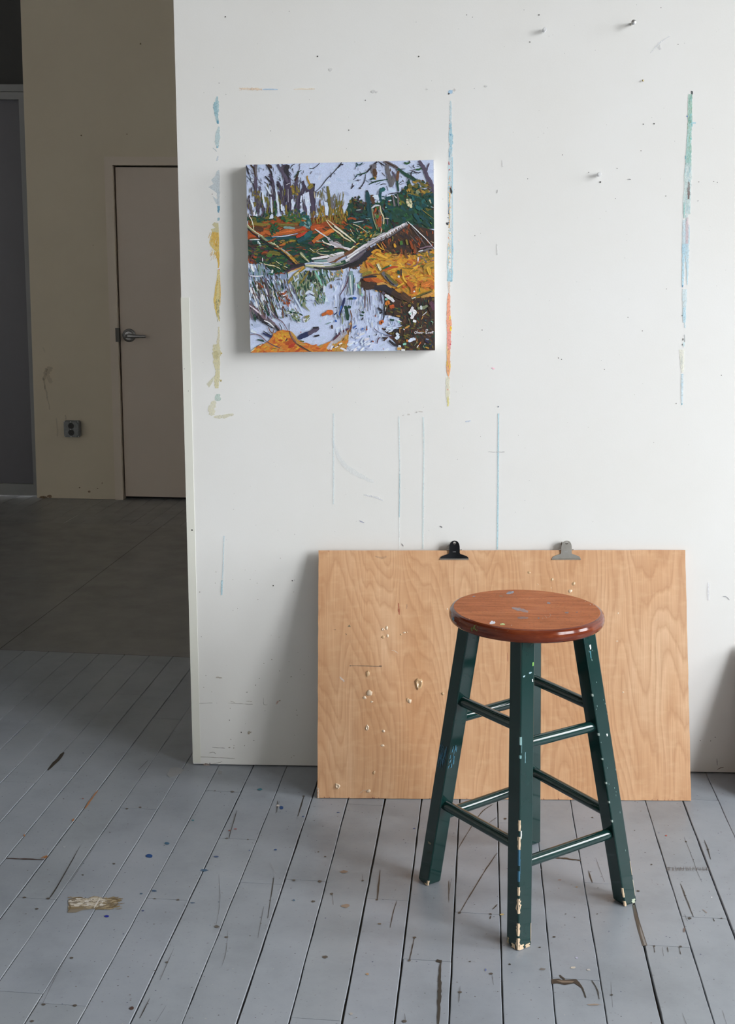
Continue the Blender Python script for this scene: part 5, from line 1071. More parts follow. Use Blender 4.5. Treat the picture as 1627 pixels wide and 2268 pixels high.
# --- water in front: reflections on the left
area(3, [(195, 230), (420, 230), (620, 400), (700, 380), (800, 400), (800, 560), (640, 700), (640, 860), (560, 990), (420, 990), (330, 880), (215, 820)], 'bgrey', ['gry', 'plum2', 'sage', 'gteal', 'sky3', 'dgreen', 'umber2', 'sky2', 'bgrey', 'dark'], 220, 12, 2.8, V - .28, .25)
area(3, [(460, 260), (620, 280), (720, 340), (620, 400), (500, 400)], None, ['green', 'teal', 'dgreen'], 26, 8, 3, .2, .4); S(3, 'white', 46, '550,345 575,350'); area(3, [(195, 110), (320, 90), (330, 230), (200, 240)], None, ['wine', 'umber2', 'wine', 'rust'], 26, 8, 4, .3, .6)
for w, c, s in [(34, 'white', '245,235 265,300 290,350'), (20, 'gteal', '370,250 390,350'), (14, 'white', '235,410 330,420 430,410'), (22, 'sky2', '230,470 250,530'), (20, 'sky2', '270,600 310,690'), (16, 'sky2', '220,660 235,780'), (26, 'sky2', '480,520 540,590'), (30, 'rust', '350,520 400,570 430,610'), (34, 'plum2', '450,460 490,560 540,630'), (30, 'gry', '330,590 370,700 410,760'), (26, 'dark', '340,780 400,860 430,930'), (34, 'dgreen', '540,820 590,800'), (40, 'green', '560,520 540,580'),
                (9, 'rust', '220,650 310,690 370,760 445,830'), (10, 'umber', '225,640 340,700'), (7, 'cream', '360,760 400,860 470,950'), (7, 'cream', '460,780 510,840'), (9, 'cream', '560,560 590,700 630,770'), (14, 'olive2', '560,720 610,680 690,640'), (9, 'brown', '800,550 840,680 880,820'), (20, 'dark', '420,980 540,985'), (26, 'wine', '290,990 310,1050'), (14, 'mauve', '230,880 240,960 250,1070')]: S(3, c, w, s)
area(3, [(640, 690), (780, 650), (820, 760), (830, 880), (760, 850), (680, 790)], None, ['rust', 'orange', 'brown', 'rust', 'umber2'], 40, 8, 3, .9, .5)
for s in ('665,670 740,655', '700,715 770,700', '720,760 760,745', '640,750 670,820'): S(3, 'white', 12, s)
area(3, [(600, 880), (800, 870), (1040, 990), (960, 1100), (860, 1010), (720, 1050), (620, 990)], None, ['sky', 'sky2', 'sage', 'gteal', 'sky'], 50, 9, 4, .8, .5)
for w, c, s in [(18, 'brown', '715,880 720,960 725,1050'), (14, 'rust', '735,870 730,920'), (30, 'sky2', '690,830 690,890'), (40, 'sky', '610,960 680,1010'), (20, 'dark', '760,1000 790,1020')]: S(3, c, w, s)
for _ in range(60):
    x, y = random.uniform(220, 620), random.uniform(430, 960)
    S(3, random.choice(['plum2', 'dark', 'gry', 'umber2', 'dgreen', 'mauve']), random.uniform(10, 26), '%f,%f %f,%f %f,%f' % (x, y, x + 26, y + 70, x + 60, y + 150))
for _ in range(26):
    x, y = random.uniform(220, 620), random.uniform(430, 900)
    S(3, random.choice(['sky2', 'sky', 'white', 'pale']), random.uniform(9, 20), '%f,%f %f,%f' % (x, y, x + 30, y + 90))
# dark green reflections under the log
area(3, [(840, 500), (930, 400), (1090, 340), (1330, 320), (1430, 330), (1500, 450), (1350, 560), (1350, 760), (1280, 830), (1200, 720), (1080, 640), (1060, 860), (1140, 960), (1000, 860), (930, 690)], 'sage', ['dgreen', 'sage', 'gteal', 'dgreen', 'gry', 'green', 'dark', 'sky3'], 190, 11, 3, V - .12, .4)
area(3, [(1090, 380), (1180, 350), (1200, 500), (1100, 520)], None, ['dgreen', 'black', 'dgreen'], 22, 10, 4, V, .2); area(3, [(1190, 330), (1420, 330), (1440, 500), (1330, 560), (1250, 480)], None, ['gteal', 'teal', 'dgreen', 'sky3'], 34, 12, 2.6, V - .15, .12)
for w, c, s in [(20, 'mint', '1200,340 1260,440 1310,560'), (12, 'dgreen', '1270,340 1330,460 1340,540'), (12, 'dgreen', '1370,360 1410,450 1425,510'), (30, 'sky2', '1350,560 1340,660'), (30, 'sky2', '1060,690 1120,650 1190,690'), (60, 'sky', '1060,760 1130,740 1200,760'), (10, 'navy', '1050,350 1040,420'), (10, 'white', '1180,520 1220,515'), (9, 'white', '1120,570 1140,570'), (20, 'sky2', '900,500 960,440'), (16, 'sky2', '830,600 880,700 960,840 1020,960'), (22, 'olive2', '1110,340 1040,450 980,530'), (22, 'brown', '1440,540 1450,600')]: S(3, c, w, s)
area(3, [(1400, 350), (1627, 320), (1627, 470), (1480, 480)], None, ['sage', 'tan', 'gry', 'sage', 'pale'], 34, 8, 2.6, .7, .8)
area(3, [(1190, 760), (1340, 720), (1340, 850), (1200, 860)], None, ['sage', 'dgreen', 'gteal'], 22, 9, 1.8, V - .5, .3)
area(3, [(780, 950), (860, 930), (1010, 1000), (960, 1110), (860, 1060)], None, ['sage', 'dgreen', 'sage', 'gteal', 'pale'], 40, 8, 3.4, .3, .7); area(3, [(1030, 1020), (1120, 1010), (1130, 1070), (1060, 1140), (1020, 1100)], None, ['sage', 'olive2', 'sage', 'pale'], 20, 6, 3, -.8, .5)
for w, c, s in [(40, 'orange', '1305,1008 1380,970'), (60, 'orange', '1370,955 1420,965 1475,955'), (60, 'navy', '950,1350 1060,1300 1160,1260'), (50, 'plum2', '1100,1290 1200,1230 1260,1190'), (24, 'dark', '1170,1195 1260,1185'), (22, 'dark', '1190,1320 1270,1305'), (22, 'olive', '960,1390 1040,1400'), (12, 'red', '985,1265 995,1250'), (14, 'brown', '1440,1170 1470,1200'), (22, 'umber', '1455,1150 1460,1210'), (14, 'gteal', '1370,1140 1440,1110'), (10, 'navy', '1510,1290 1530,1275')]: S(3, c, w, s)
# branches at the lower left
for w, c, s in [(60, 'dark', '330,1010 420,1070 500,1130'), (44, 'mauve', '212,845 330,930 440,1030 560,1120 650,1210 690,1260'), (16, 'log2', '215,850 320,930 400,1000'), (30, 'gry', '480,1060 570,1140 640,1220'), (26, 'black', '600,1160 650,1220 670,1250'), (16, 'white', '440,1080 520,1120 590,1185'), (12, 'black', '440,1120 520,1170 590,1205'), (12, 'mauve', '490,870 560,970 630,1050 710,1100 770,1190 795,1240'), (7, 'pale', '520,910 590,1000'), (10, 'black', '665,1125 700,1190 705,1250'), (12, 'brown', '505,1180 530,1240 570,1270 590,1200'),
                (40, 'sky2', '240,1230 330,1270'), (12, 'black', '430,1240 520,1300 590,1330'), (26, 'navy', '420,1270 500,1310 570,1330'), (12, 'mauve', '225,1300 300,1285 380,1310 450,1370 480,1400'), (14, 'plum2', '480,1400 560,1450 640,1480 780,1510'), (20, 'dgreen', '340,1370 400,1380 440,1400'), (10, 'dark', '240,1560 330,1480 420,1430'), (16, 'cream', '240,1550 330,1490 410,1440'), (10, 'dgreen', '255,1130 265,1160'), (10, 'black', '815,1120 812,1230')]: S(3, c, w, s)
area(3, [(240, 1565), (330, 1490), (430, 1440), (510, 1390), (560, 1330), (600, 1280), (720, 1220), (830, 1250), (900, 1330), (960, 1400), (1080, 1430), (1260, 1470), (1480, 1375), (1420, 1500), (1627, 1480), (1627, 1560)], 'orange2', ['orange2', 'orange', 'gold', 'orange', 'tan', 'rust2'], 170, 12, 4.5, -.2, .6)
area(3, [(600, 1310), (690, 1230), (780, 1310), (760, 1390), (680, 1410), (600, 1380)], None, ['gold', 'gold2', 'orange2', 'gold'], 40, 7, 4, 1, 1.2); area(3, [(640, 1380), (700, 1350), (700, 1410)], None, ['red', 'rust2'], 8, 6, 3, .5, .5); area(3, [(780, 1380), (860, 1360), (930, 1440), (820, 1500)], None, ['rust2', 'red', 'rust2'], 22, 11, 5, -.5, .4)
for w, c, s in [(26, 'brown', '815,1240 850,1330 920,1420 1020,1490 1150,1560'), (10, 'mauve', '825,1260 870,1350 940,1430'), (8, 'dark', '960,1450 1060,1510 1140,1555'), (10, 'olive', '545,1515 620,1495'), (12, 'dark', '760,1395 790,1350'), (30, 'tan', '840,1250 900,1330 960,1420 1060,1450'), (12, 'plum2', '480,1400 600,1465 680,1490'), (60, 'log', '1390,1510 1470,1420 1560,1360'), (24, 'white', '1440,1520 1480,1440'), (16, 'wine', '1470,1385 1560,1290 1640,1240')]: S(3, c, w, s)
area(4, [(0, 1420), (150, 1330), (220, 1220), (240, 1290), (200, 1400), (180, 1540), (0, 1540)], 'tan', ['tan', 'och', 'orange2', 'tan', 'brown'], 44, 10, 4, -.9, .4)
for w, c, s in [(60, 'log', '-10,1420 80,1340 190,1260'), (28, 'wine', '-10,1370 60,1300 140,1240 230,1200'), (34, 'brown', '220,1300 240,1200 260,1110 275,1090'), (22, 'tan', '225,1150 255,1125'), (24, 'white', '90,1495 140,1515 185,1540'), (14, 'white', '70,1440 120,1420'), (12, 'white', '10,1490 60,1470'), (14, 'brown', '240,930 260,1010 275,1090')]: S(4, c, w, s)
area(4, [(0, 400), (220, 320), (420, 480), (450, 700), (700, 660), (760, 900), (960, 1160), (560, 1500), (230, 1500), (0, 1200)], None, ['sky', 'sky3', 'bgrey', 'sky2', 'pale'], 110, 13, 2.4, V, .35)
twigs(4, 60, 720, 680, 1150, 60, ['bgrey', 'sky3', 'gry', 'plum2', 'sky2', 'sage'], 90, 6, V, .3)
twigs(3, 250, 900, 430, 1000, 90, ['gry', 'sage', 'sky2', 'plum2', 'dgreen', 'bgrey', 'umber2'], 110, 9, 1.25, .3)
# reflections in the middle of the water
for w, c, s in [(14, 'wine', '215,400 195,500 150,600 80,710'), (9, 'dark', '80,710 85,790 80,860'), (12, 'brown', '225,280 228,380'), (60, 'gteal', '250,340 255,470 265,700'), (16, 'pale', '240,400 250,560 265,700'), (14, 'teal2', '290,400 288,480 284,560'), (12, 'navy', '285,560 285,700'), (14, 'sage', '310,440 300,520'), (10, 'gry', '180,540 195,620 180,700'), (26, 'dgreen', '215,755 280,755'), (28, 'blue', '275,745 335,750'), (30, 'navy', '155,740 130,840 110,900'), (26, 'blue', '110,860 100,940 75,1000'), (14, 'dark', '130,880 100,960 85,1040'), (24, 'blue', '10,1080 40,1100'), (18, 'gry', '40,990 70,1040'),
                (46, 'dgreen', '165,860 190,960 205,1080'), (36, 'dgreen', '200,870 250,890'), (16, 'sage', '110,980 125,1080 120,1140'), (12, 'dark', '5,890 45,885'), (14, 'navy', '0,1000 40,960'), (18, 'gry', '470,600 465,720 460,890'), (10, 'wine', '450,710 458,820 455,900'), (12, 'plum2', '520,620 530,760 540,930'), (10, 'gry', '490,700 505,830 500,940'), (16, 'dark', '480,590 560,585'), (34, 'sage', '385,500 380,600 400,700'), (22, 'mint', '350,540 380,600'), (14, 'mint', '410,680 425,720'), (22, 'dgreen', '380,1000 440,1010'), (22, 'dgreen', '410,950 450,970'), (16, 'dark', '410,1080 430,1040'), (12, 'gry', '360,910 400,960'),
                (24, 'plum2', '690,660 700,740 720,830'), (20, 'dark', '740,840 750,920 745,1010 730,1080'), (26, 'dark', '650,890 690,920 720,940'), (22, 'dark', '680,980 720,950'), (30, 'plum2', '720,660 760,680'), (44, 'orange', '685,1140 710,1100 730,1120'), (18, 'rust', '610,1020 625,1010'), (12, 'brown', '480,1220 490,1160'), (14, 'rust', '475,1230 495,1210'), (16, 'blue', '280,1200 330,1160'), (16, 'blue', '410,1220 440,1195'), (12, 'navy', '320,1215 335,1195'), (9, 'wine', '590,1190 640,1240 720,1280 830,1320 930,1350'), (12, 'bgrey', '620,1240 720,1280 860,1310'), (26, 'dark', '720,1340 790,1350'), (20, 'umber', '740,1390 800,1330'), (14, 'wine', '640,1430 655,1370 690,1330'),
                (22, 'rust', '570,1400 590,1395'), (12, 'navy', '540,1410 570,1385'), (20, 'brown', '515,1530 555,1520'), (12, 'navy', '560,1525 580,1515'), (12, 'rust', '735,1505 745,1515'), (12, 'gry', '250,1320 280,1350'), (10, 'teal', '520,1330 530,1310'), (22, 'pale', '345,1270 370,1290'), (8, 'navy', '20,1290 40,1275'), (12, 'dark', '620,1310 640,1285')]: S(4, c, w, s)
area(4, [(200, 1400), (420, 1260), (560, 1330), (640, 1480), (560, 1540), (220, 1540)], None, ['sky2', 'sky', 'sky2', 'white'], 40, 12, 4, -.5, .5); area(4, [(760, 1170), (1010, 1150), (960, 1210), (800, 1260)], None, ['sky', 'sky2', 'bgrey'], 20, 11, 3, -.25, .25)
# --- gold bank, overhang, sticks
for w, c, s in [(70, 'rust', '440,450 540,460 650,480'), (50, 'orange', '560,440 680,500 760,540'), (40, 'tan', '640,540 740,540 860,590'), (26, 'dark', '430,440 520,425 640,420'), (90, 'umber', '400,530 520,560 640,560'), (80, 'dark', '600,590 760,600 880,680'), (70, 'umber', '860,660 980,720 1100,740'), (80, 'umber2', '1010,680 1090,740 1150,790'), (40, 'pale', '760,700 840,750 900,800'), (26, 'mint', '760,760 800,770'), (50, 'och', '380,350 450,340 520,380'), (40, 'olive2', '420,420 470,380 560,360'), (12, 'brown', '520,400 620,390 720,385'),
                (44, 'cream', '642,235 665,280 695,335'), (10, 'dark', '630,235 650,290 690,350'), (60, 'gry', '720,360 800,440 880,520 950,560'), (30, 'olive', '760,370 850,460 940,540'), (20, 'dark', '760,410 830,500 900,555'), (20, 'green', '725,310 780,285 845,260'), (16, 'mint', '830,265 855,250'), (14, 'green2', '540,160 630,158'), (20, 'orange', '720,340 840,300 950,290'), (14, 'red', '760,320 860,285 960,275'), (18, 'gold2', '800,350 900,310 1000,310'), (30, 'dgreen', '960,330 965,390'), (20, 'dark', '1000,310 1005,410'), (24, 'pale', '960,410 975,440'), (20, 'gold2', '1020,370 1050,470 1110,540'), (24, 'orange', '930,460 1000,510 1060,590'), (16, 'red', '1070,430 1130,410'), (12, 'olive', '1020,290 1120,300 1190,300'),
                (22, 'gold2', '940,580 1000,550 1050,520'), (16, 'olive2', '950,600 1000,570'), (12, 'red', '1010,600 1080,570'), (60, 'orange', '1100,500 1180,600 1160,680'), (70, 'orange2', '1300,560 1400,540 1490,500'), (60, 'och', '1340,300 1420,260 1490,220'), (40, 'gold2', '1400,280 1440,400'), (50, 'orange', '1440,560 1495,600'), (60, 'tan', '1300,720 1400,690 1490,660'), (24, 'olive', '1165,755 1290,705 1380,670 1465,640'), (12, 'pale', '1160,755 1220,735'), (10, 'black', '1290,710 1380,680 1450,650'), (12, 'green2', '1275,600 1285,660'), (20, 'brown', '1180,600 1220,570'), (18, 'white', '1190,655 1210,640'), (12, 'white', '1258,130 1255,200'), (12, 'mauve', '1180,270 1230,250 1250,210'), (14, 'mauve', '1090,230 1150,250'),
                (24, 'orange2', '480,180 500,250 520,300'), (26, 'orange', '470,220 540,240 600,300'), (34, 'gold2', '620,80 700,110 800,150'), (26, 'gold2', '560,70 620,30'), (10, 'lime', '760,90 800,60'), (9, 'lime', '830,60 860,80'), (10, 'green', '900,70 970,40'), (12, 'tan', '860,120 940,130 1000,60'), (9, 'brown', '870,100 950,110 1010,40'), (30, 'brown', '1060,40 1080,120 1110,150'), (26, 'rust', '1200,0 1210,80'), (20, 'gry', '1280,60 1380,20 1480,0'), (14, 'pale', '1260,50 1330,30')]: S(4, c, w, s)
for w, c, s in [(30, 'gold', '900,1420 920,1480'), (40, 'green2', '1000,1380 1010,1440'), (26, 'olive2', '1080,1360 1100,1440'), (30, 'rust', '1140,1380 1180,1500'), (26, 'brown', '1200,1430 1240,1560'), (9, 'gry', '1160,1170 1260,1300 1370,1450'), (6, 'gry', '1140,1300 1240,1410'), (11, 'white', '1100,1090 1160,1145 1230,1210 1290,1270 1370,1345 1500,1495'), (6, 'cream', '1450,1390 1490,1410'), (20, 'mauve', '1280,1500 1380,1470 1480,1460'), (12, 'tan', '700,1420 740,1500'), (14, 'gold', '640,1420 700,1490 760,1520'), (12, 'orange', '720,1400 780,1480'), (9, 'rust', '730,1540 800,1560'), (30, 'gold', '560,1560 640,1520 700,1540')]: S(2, c, w, s)
# --- dark corner at the lower right, flecks of light in it
for w, c, s in [(80, 'white', '1130,990 1175,960 1220,990'), (50, 'white', '1150,1020 1190,1040'), (34, 'white', '1180,1085 1230,1100'), (50, 'pale', '1150,900 1190,910'), (26, 'mint', '1130,970 1145,985'), (40, 'sage', '1250,900 1330,890 1400,860'), (26, 'pale', '1300,860 1310,920'), (30, 'olive2', '1105,870 1150,850'), (46, 'orange2', '770,850 800,810 825,840'), (50, 'rust2', '830,880 900,870'), (40, 'umber', '780,960 830,990'), (24, 'white', '820,1040 835,1010'), (20, 'mint', '845,1085 860,1075'), (22, 'mint', '960,1080 980,1110'), (12, 'white', '940,1070 1010,1100'), (14, 'tan', '930,1010 990,1020'), (20, 'tan', '1060,1200 1130,1160'), (18, 'white', '1040,1220 1052,1210'), (10, 'green2', '1080,1140 1100,1160'), (60, 'sky', '930,1320 960,1360'), (34, 'sky2', '930,1270 970,1310'),
                (40, 'sky2', '1110,1400 1160,1370 1220,1360'), (26, 'mint', '1030,1440 1080,1430'), (34, 'orange2', '1080,1390 1105,1380'), (40, 'tan', '945,1500 1010,1505'), (26, 'white', '1005,1525 1060,1525'), (26, 'sky2', '950,1470 1000,1470'), (14, 'orange', '1270,1450 1300,1405'), (9, 'white', '1240,1490 1265,1450'), (16, 'bgrey', '1370,1360 1420,1370'), (14, 'navy', '1360,1380 1420,1420'), (16, 'navy', '1440,1470 1470,1440'), (20, 'och', '1365,1480 1420,1500'), (16, 'teal', '1365,1080 1380,1080'), (9, 'mint', '1450,1090 1485,1115'), (12, 'teal', '1245,1040 1250,1060'), (8, 'pale', '1320,1010 1390,950'), (60, 'wine', '1440,800 1470,860 1490,930'), (40, 'umber', '1420,880 1460,960'), (22, 'olive', '1040,1300 1100,1330'), (30, 'dark', '820,1380 880,1430 960,1470'), (40, 'dark', '880,1240 950,1230'), (26, 'dgreen', '830,1070 900,1080'),
                (12, 'brown', '1130,1080 1140,1140'), (14, 'umber2', '1180,1250 1220,1300'), (10, 'red', '1010,870 1020,880'), (14, 'white', '1355,1430 1362,1440')]: S(4, c, w, s)
# signature in thin pale paint
for s in ('1222,1243 1206,1256 1208,1274 1226,1276 1236,1260 1226,1244', '1246,1232 1243,1276', '1256,1256 1256,1277', '1264,1256 1272,1276 1282,1254', '1290,1256 1289,1276', '1314,1256 1300,1262 1304,1276 1316,1270 1318,1256 1322,1276', '1330,1262 1345,1264', '1376,1216 1372,1282', '1372,1222 1394,1214 1402,1230 1378,1250', '1380,1262 1384,1280 1396,1270', '1404,1266 1412,1274 1420,1258 1426,1276', '1434,1258 1442,1276 1452,1256 1456,1276', '1466,1240 1466,1276', '1478,1240 1480,1276', '1458,1254 1494,1250'):
    S(4, 'white', 6.5, s, .1, .1)
PB.build('painted_surface', oil, art, merge=False)


# ---- pins and nails in the wall
def pin_frame(px, py):
    c = wall_at(px, py, 0); return c
clearp = Mat('clear_plastic', (.93, .94, .95, 1), .08); clearp.b.inputs['Transmission Weight'].default_value = .35; clearp.b.inputs['IOR'].default_value = 1.45
def push_pin(px, py, label):
    c = wall_at(px, py, -.018); c = Vector((c.x, 0, c.z))
    r = thing('push_pin', (c.x, c.y - .0005, c.z), label, 'push pin', 'clear push pins in the wall')
    mb = MB(); mb.lathe([(0, .0055), (.0046, .0055), (.0050, .0066), (.0046, .0078), (.0030, .0090), (.0026, .0135), (.0031, .0165), (.0041, .0178), (.0043, .0192), (.0036, .0203), (0, .0206)], (0, 0, 0), (1, 0, 0), (0, 0, 1), (0, -1, 0), 24)
    mb.build('grip', clearp, r)
    mb = MB(); mb.tube((0, -.0058, 0), (0, -.0002, 0), .0006, 8); mb.build('needle', brightst, r)
push_pin(1206, 65, 'clear plastic push pin near the top of the wall, left of the silver nail')
push_pin(1327, 386, 'clear plastic push pin between the middle and right paint streaks')
c = wall_at(1400, 52, -.014); nail = thing('nail', (c.x, -.0005, c.z), 'thick silver nail sticking out near the top right of the white wall', 'nail')
mb = MB(); mb.tube((0, 0, .0012), (0, -.026, .0), .0030, 18); mb.build('shank', nickel, nail)
mb = MB(); mb.lathe([(.0030, 0), (.0052, .0006), (.0054, .0018), (.0040, .0028), (0, .0031)], (0, -.0255, 0), (1, 0, 0), (0, 0, 1), (0, -1, 0), 22); mb.build('head', brightst, nail)
c = wall_at(1423, 178.5, -.004); tack = thing('tack', (c.x, -.0005, c.z), 'tiny brass tack below the silver nail', 'tack')
mb = MB(); mb.lathe([(.0022, .004), (.0022, .0048), (.0012, .0056), (0, .0057)], (0, 0, 0), (1, 0, 0), (0, 0, 1), (0, -1, 0), 14); mb.build('head', Mat('dull_brass', (.55, .42, .18, 1), .35, metal=1), tack)
mb = MB(); mb.tube((0, 0, 0), (0, -.0042, 0), .0006, 8); mb.build('shank', brightst, tack)

# ---- the stool
def at_z(px, py, z): return floor_at(px, py, z)
SEAT_Z, ZL = .603, .5775
legs_px = {'L': ((1013, 1400), (1064, 1413), (927, 1948), (973, 1953)), 'F': ((1127.5, 1425), (1188, 1425), (1119, 2090), (1178, 2094)),
           'R': ((1270, 1420), (1321.5, 1402), (1357, 1995), (1410, 1996)), 'B': (None, (1200.5, 1425), None, (1197, 1867))}
bot, top = {}, {}
for k, (a, b, c, d) in legs_px.items():
    if a: bot[k] = (at_z(*c, 0) + at_z(*d, 0)) / 2; top[k] = (at_z(*a, ZL) + at_z(*b, ZL)) / 2
    else: bot[k] = at_z(*d, 0); top[k] = at_z(*b, ZL)
e1 = (bot['F'] - bot['L']).normalized(); e2 = (bot['R'] - bot['F']); e2 = (e2 - e1 * e2.dot(e1)).normalized()
HW = .0168
offB = (e1 + e2) * HW * 1.0
bot['B'] -= offB
scx = Vector((.2782, -.6105, 0))
feet = sum(bot.values(), Vector()) / 4
for k in 'LFRB':                                           # legs splay evenly outwards from the seat
    top[k] = scx + (bot[k] - feet) * .54 + Vector((.003 if k == 'B' else 0, 0, ZL))
ST = scx.copy()
stool = thing('stool', (ST.x, ST.y, 0), 'wooden bar stool with round brown seat and dark green legs in front of the board', 'stool')
green = Mat('dark_green_gloss_paint', (.010, .042, .040, 1), .13, spec=.4, coat=.35); green.b.inputs['Coat Roughness'].default_value = .05
_v = green.coords(); green.color(green.ramp(green.noise(_v, 9, 5, .6), [(.3, (.0045, .026, .023, 1)), (.7, (.0065, .033, .030, 1))]))

seattop = Mat('worn_brown_seat_top', rough=.55, spec=.08)
_v = seattop.coords('Object', (1, 1, 1))
_mp = seattop.node('ShaderNodeMapping'); _mp.inputs['Rotation'].default_value = (0, 0, .35); _mp.inputs['Scale'].default_value = (6, 60, 1); seattop.link(_v, _mp.inputs[0])
_g = seattop.noise(_mp.outputs[0], 1.4, 6, .65, .4)
_c = seattop.ramp(_g, [(.28, lin(148, 80, 44, 1.0)), (.5, lin(182, 106, 62, 1.0)), (.72, lin(198, 126, 80, 1.0))])
_w = seattop.noise(_v, 11, 5, .65)
_c = seattop.mix(seattop.ramp(_w, [(.45, (0, 0, 0, 1)), (.72, (.5, .5, .5, 1))]), _c, lin(148, 96, 68, 1.0))
_f = seattop.noise(_v, 230, 2, .5)
_c = seattop.mix(seattop.ramp(_f, [(.55, (0, 0, 0, 1)), (.72, (.4, .4, .4, 1))]), _c, lin(108, 74, 54, .95))
seattop.color(_c); seattop.bump(_f, .08, .0006)
seattop.rough(seattop.ramp(_w, [(.3, (.42, .42, .42, 1)), (.7, (.60, .60, .60, 1))]))
seatrim = Mat('glossy_reddish_seat_edge', rough=.12, spec=.42, coat=.0); seatrim.b.inputs['Coat Roughness'].default_value = .06
_v = seatrim.coords('Object', (1, 1, 5)); seatrim.color(seatrim.ramp(seatrim.noise(_v, 18, 5, .6, .6), [(.3, (.09, .014, .005, 1)), (.55, (.15, .027, .008, 1)), (.75, (.23, .055, .016, 1))]))
mb = MB()
prof = [(.0001, SEAT_Z, 0), (.06, SEAT_Z, 0), (.120, SEAT_Z, 0), (.1415, SEAT_Z, 0), (.1424, SEAT_Z - .0003, 1), (.1462, SEAT_Z - .0016, 1), (.1492, SEAT_Z - .0046, 1), (.1510, SEAT_Z - .0092, 1), (.1515, SEAT_Z - .0140, 1), (.1508, SEAT_Z - .0185, 1),
        (.1488, SEAT_Z - .0228, 1), (.1455, SEAT_Z - .0256, 1), (.1405, SEAT_Z - .0268, 1), (.0001, SEAT_Z - .0268, 1)]
mb.lathe(prof, (0, 0, 0), n=120)
random.seed(44)
sz = [SEAT_Z + .0003]
def smark(poly, color):
    sz[0] += 1e-5; mb.face([floor_at(x, y, sz[0]) - ST for x, y in poly][::-1], 2, color)
def sline(pts, w, color, jag=.3):
    pts = smooth_line(pts, 4); n = len(pts); L, R = ribbon(pts, [w * (math.sin(math.pi * (q + .4) / (n + .6)) ** .5) for q in range(n)], jag); smark(L + R[::-1], color)
SQ = lambda x, y: (960 + x / 4.0675, 1290 + y / 4.0675)
def rim_at(px, py):
    """where the line of sight meets the rounded seat edge"""
    d = ray(px, py).normalized(); best = None
    for k in range(2200):
        P = CAM + d * (1.8 + k * .0005); q = P - ST; r = math.hypot(q.x, q.y)
        if q.z <= SEAT_Z and q.z >= SEAT_Z - .0268:
            zz = SEAT_Z - q.z
            lim = None
            for (r0, z0, _m), (r1, z1, _m2) in zip(prof[3:], prof[4:]):
                if z1 <= q.z <= z0: lim = r0 + (r1 - r0) * ((z0 - q.z) / max(z0 - z1, 1e-9)); break
            if lim and r <= lim + .0003: return q + Vector((q.x, q.y, 0)).normalized() * .0005
    return None
def rmark(poly, color):
    P = [rim_at(*p) for p in poly]
    if all(P): mb.face(P, 2, color)
for p in [(505, 370), (520, 356), (535, 352)], [(530, 368), (548, 358), (540, 372)]: sline([SQ(*q) for q in p], 4, (.78, .76, .86, 1))
smark([SQ(*p) for p in [(505, 375), (525, 352), (550, 354), (548, 366), (530, 376)]], (.74, .72, .80, 1))
smark([SQ(*p) for p in [(598, 372), (622, 366), (645, 374), (640, 384), (600, 384)]], (.42, .50, .14, .95)); smark([SQ(*p) for p in [(612, 372), (628, 370), (630, 378)]], (.65, .72, .35, 1))
sline([SQ(655, 100), SQ(690, 94), SQ(722, 84)], 4.5, (.32, .33, .40, .8)); sline([SQ(665, 88), SQ(700, 82)], 2.4, (.24, .26, .32, .6)); sline([SQ(590, 120), SQ(620, 123)], 2.4, (.40, .27, .12, .6))
sline([SQ(705, 228), SQ(750, 240), SQ(800, 250), SQ(850, 265)], 7, (.40, .34, .36, .5)); sline([SQ(720, 230), SQ(770, 246)], 3, (.48, .42, .44, .5)); sline([SQ(1020, 185), SQ(1050, 187)], 4, (.23, .22, .27, .7)); sline([SQ(1180, 272), SQ(1215, 272)], 4, (.22, .21, .25, .5))
sline([SQ(755, 318), SQ(800, 318), SQ(850, 320)], 5, (.22, .2, .22, .4)); smark(blob(*SQ(945, 322), 2.4, 1.6), (.22, .22, .26, .5)); smark(blob(*SQ(1290, 268), 2.4, 1.4), (.2, .2, .25, .4)); smark(blob(*SQ(362, 125), 3, 1), (.25, .3, .38, .7))
for pts in ([(1040, 280), (1055, 295), (1035, 315)], [(1000, 295), (1020, 320)], [(975, 315), (985, 328)]): sline([SQ(*p) for p in pts], 1, (.5, .3, .18, .7))
for x, y in ((1410, 199), (1438, 202), (1365, 170), (320, 330), (700, 385)): smark(blob(*SQ(x, y), 1, .6), (.6, .45, .35, .9))
rmark([SQ(*p) for p in [(172, 316), (184, 312), (188, 335), (178, 350), (170, 338)]], (.05, .17, .24, 1))
rmark([SQ(*p) for p in [(362, 388), (385, 378), (402, 400), (392, 440), (372, 425)]], (.14, .19, .03, 1)); rmark([SQ(*p) for p in [(335, 410), (350, 400), (352, 440), (340, 438)]], (.13, .15, .03, .9)); rmark([SQ(*p) for p in [(355, 400), (368, 396), (366, 425), (354, 420)]], (.14, .17, .03, .8))
for a, b in (((585, 405), (558, 430)), ((680, 415), (665, 440)), ((230, 345), (240, 352))): 
    rmark([SQ(a[0], a[1]), SQ(a[0] + 3, a[1]), SQ(b[0] + 3, b[1]), SQ(b[0], b[1])], (.45, .2, .08, 1))
mb.build('seat', [seattop, seatrim, MKG], stool, merge=False)
def axis(k, z): return bot[k] + (top[k] - bot[k]) * (z / ZL)
def corner(k, z, a, b, grow=0): return axis(k, z) + e1 * (a * (HW + grow)) + e2 * (b * (HW + grow)) - ST
CREAM = (.66, .50, .34, 1); WHITE = (.70, .74, .72, 1); BLUE = (.03, .13, .22, 1)
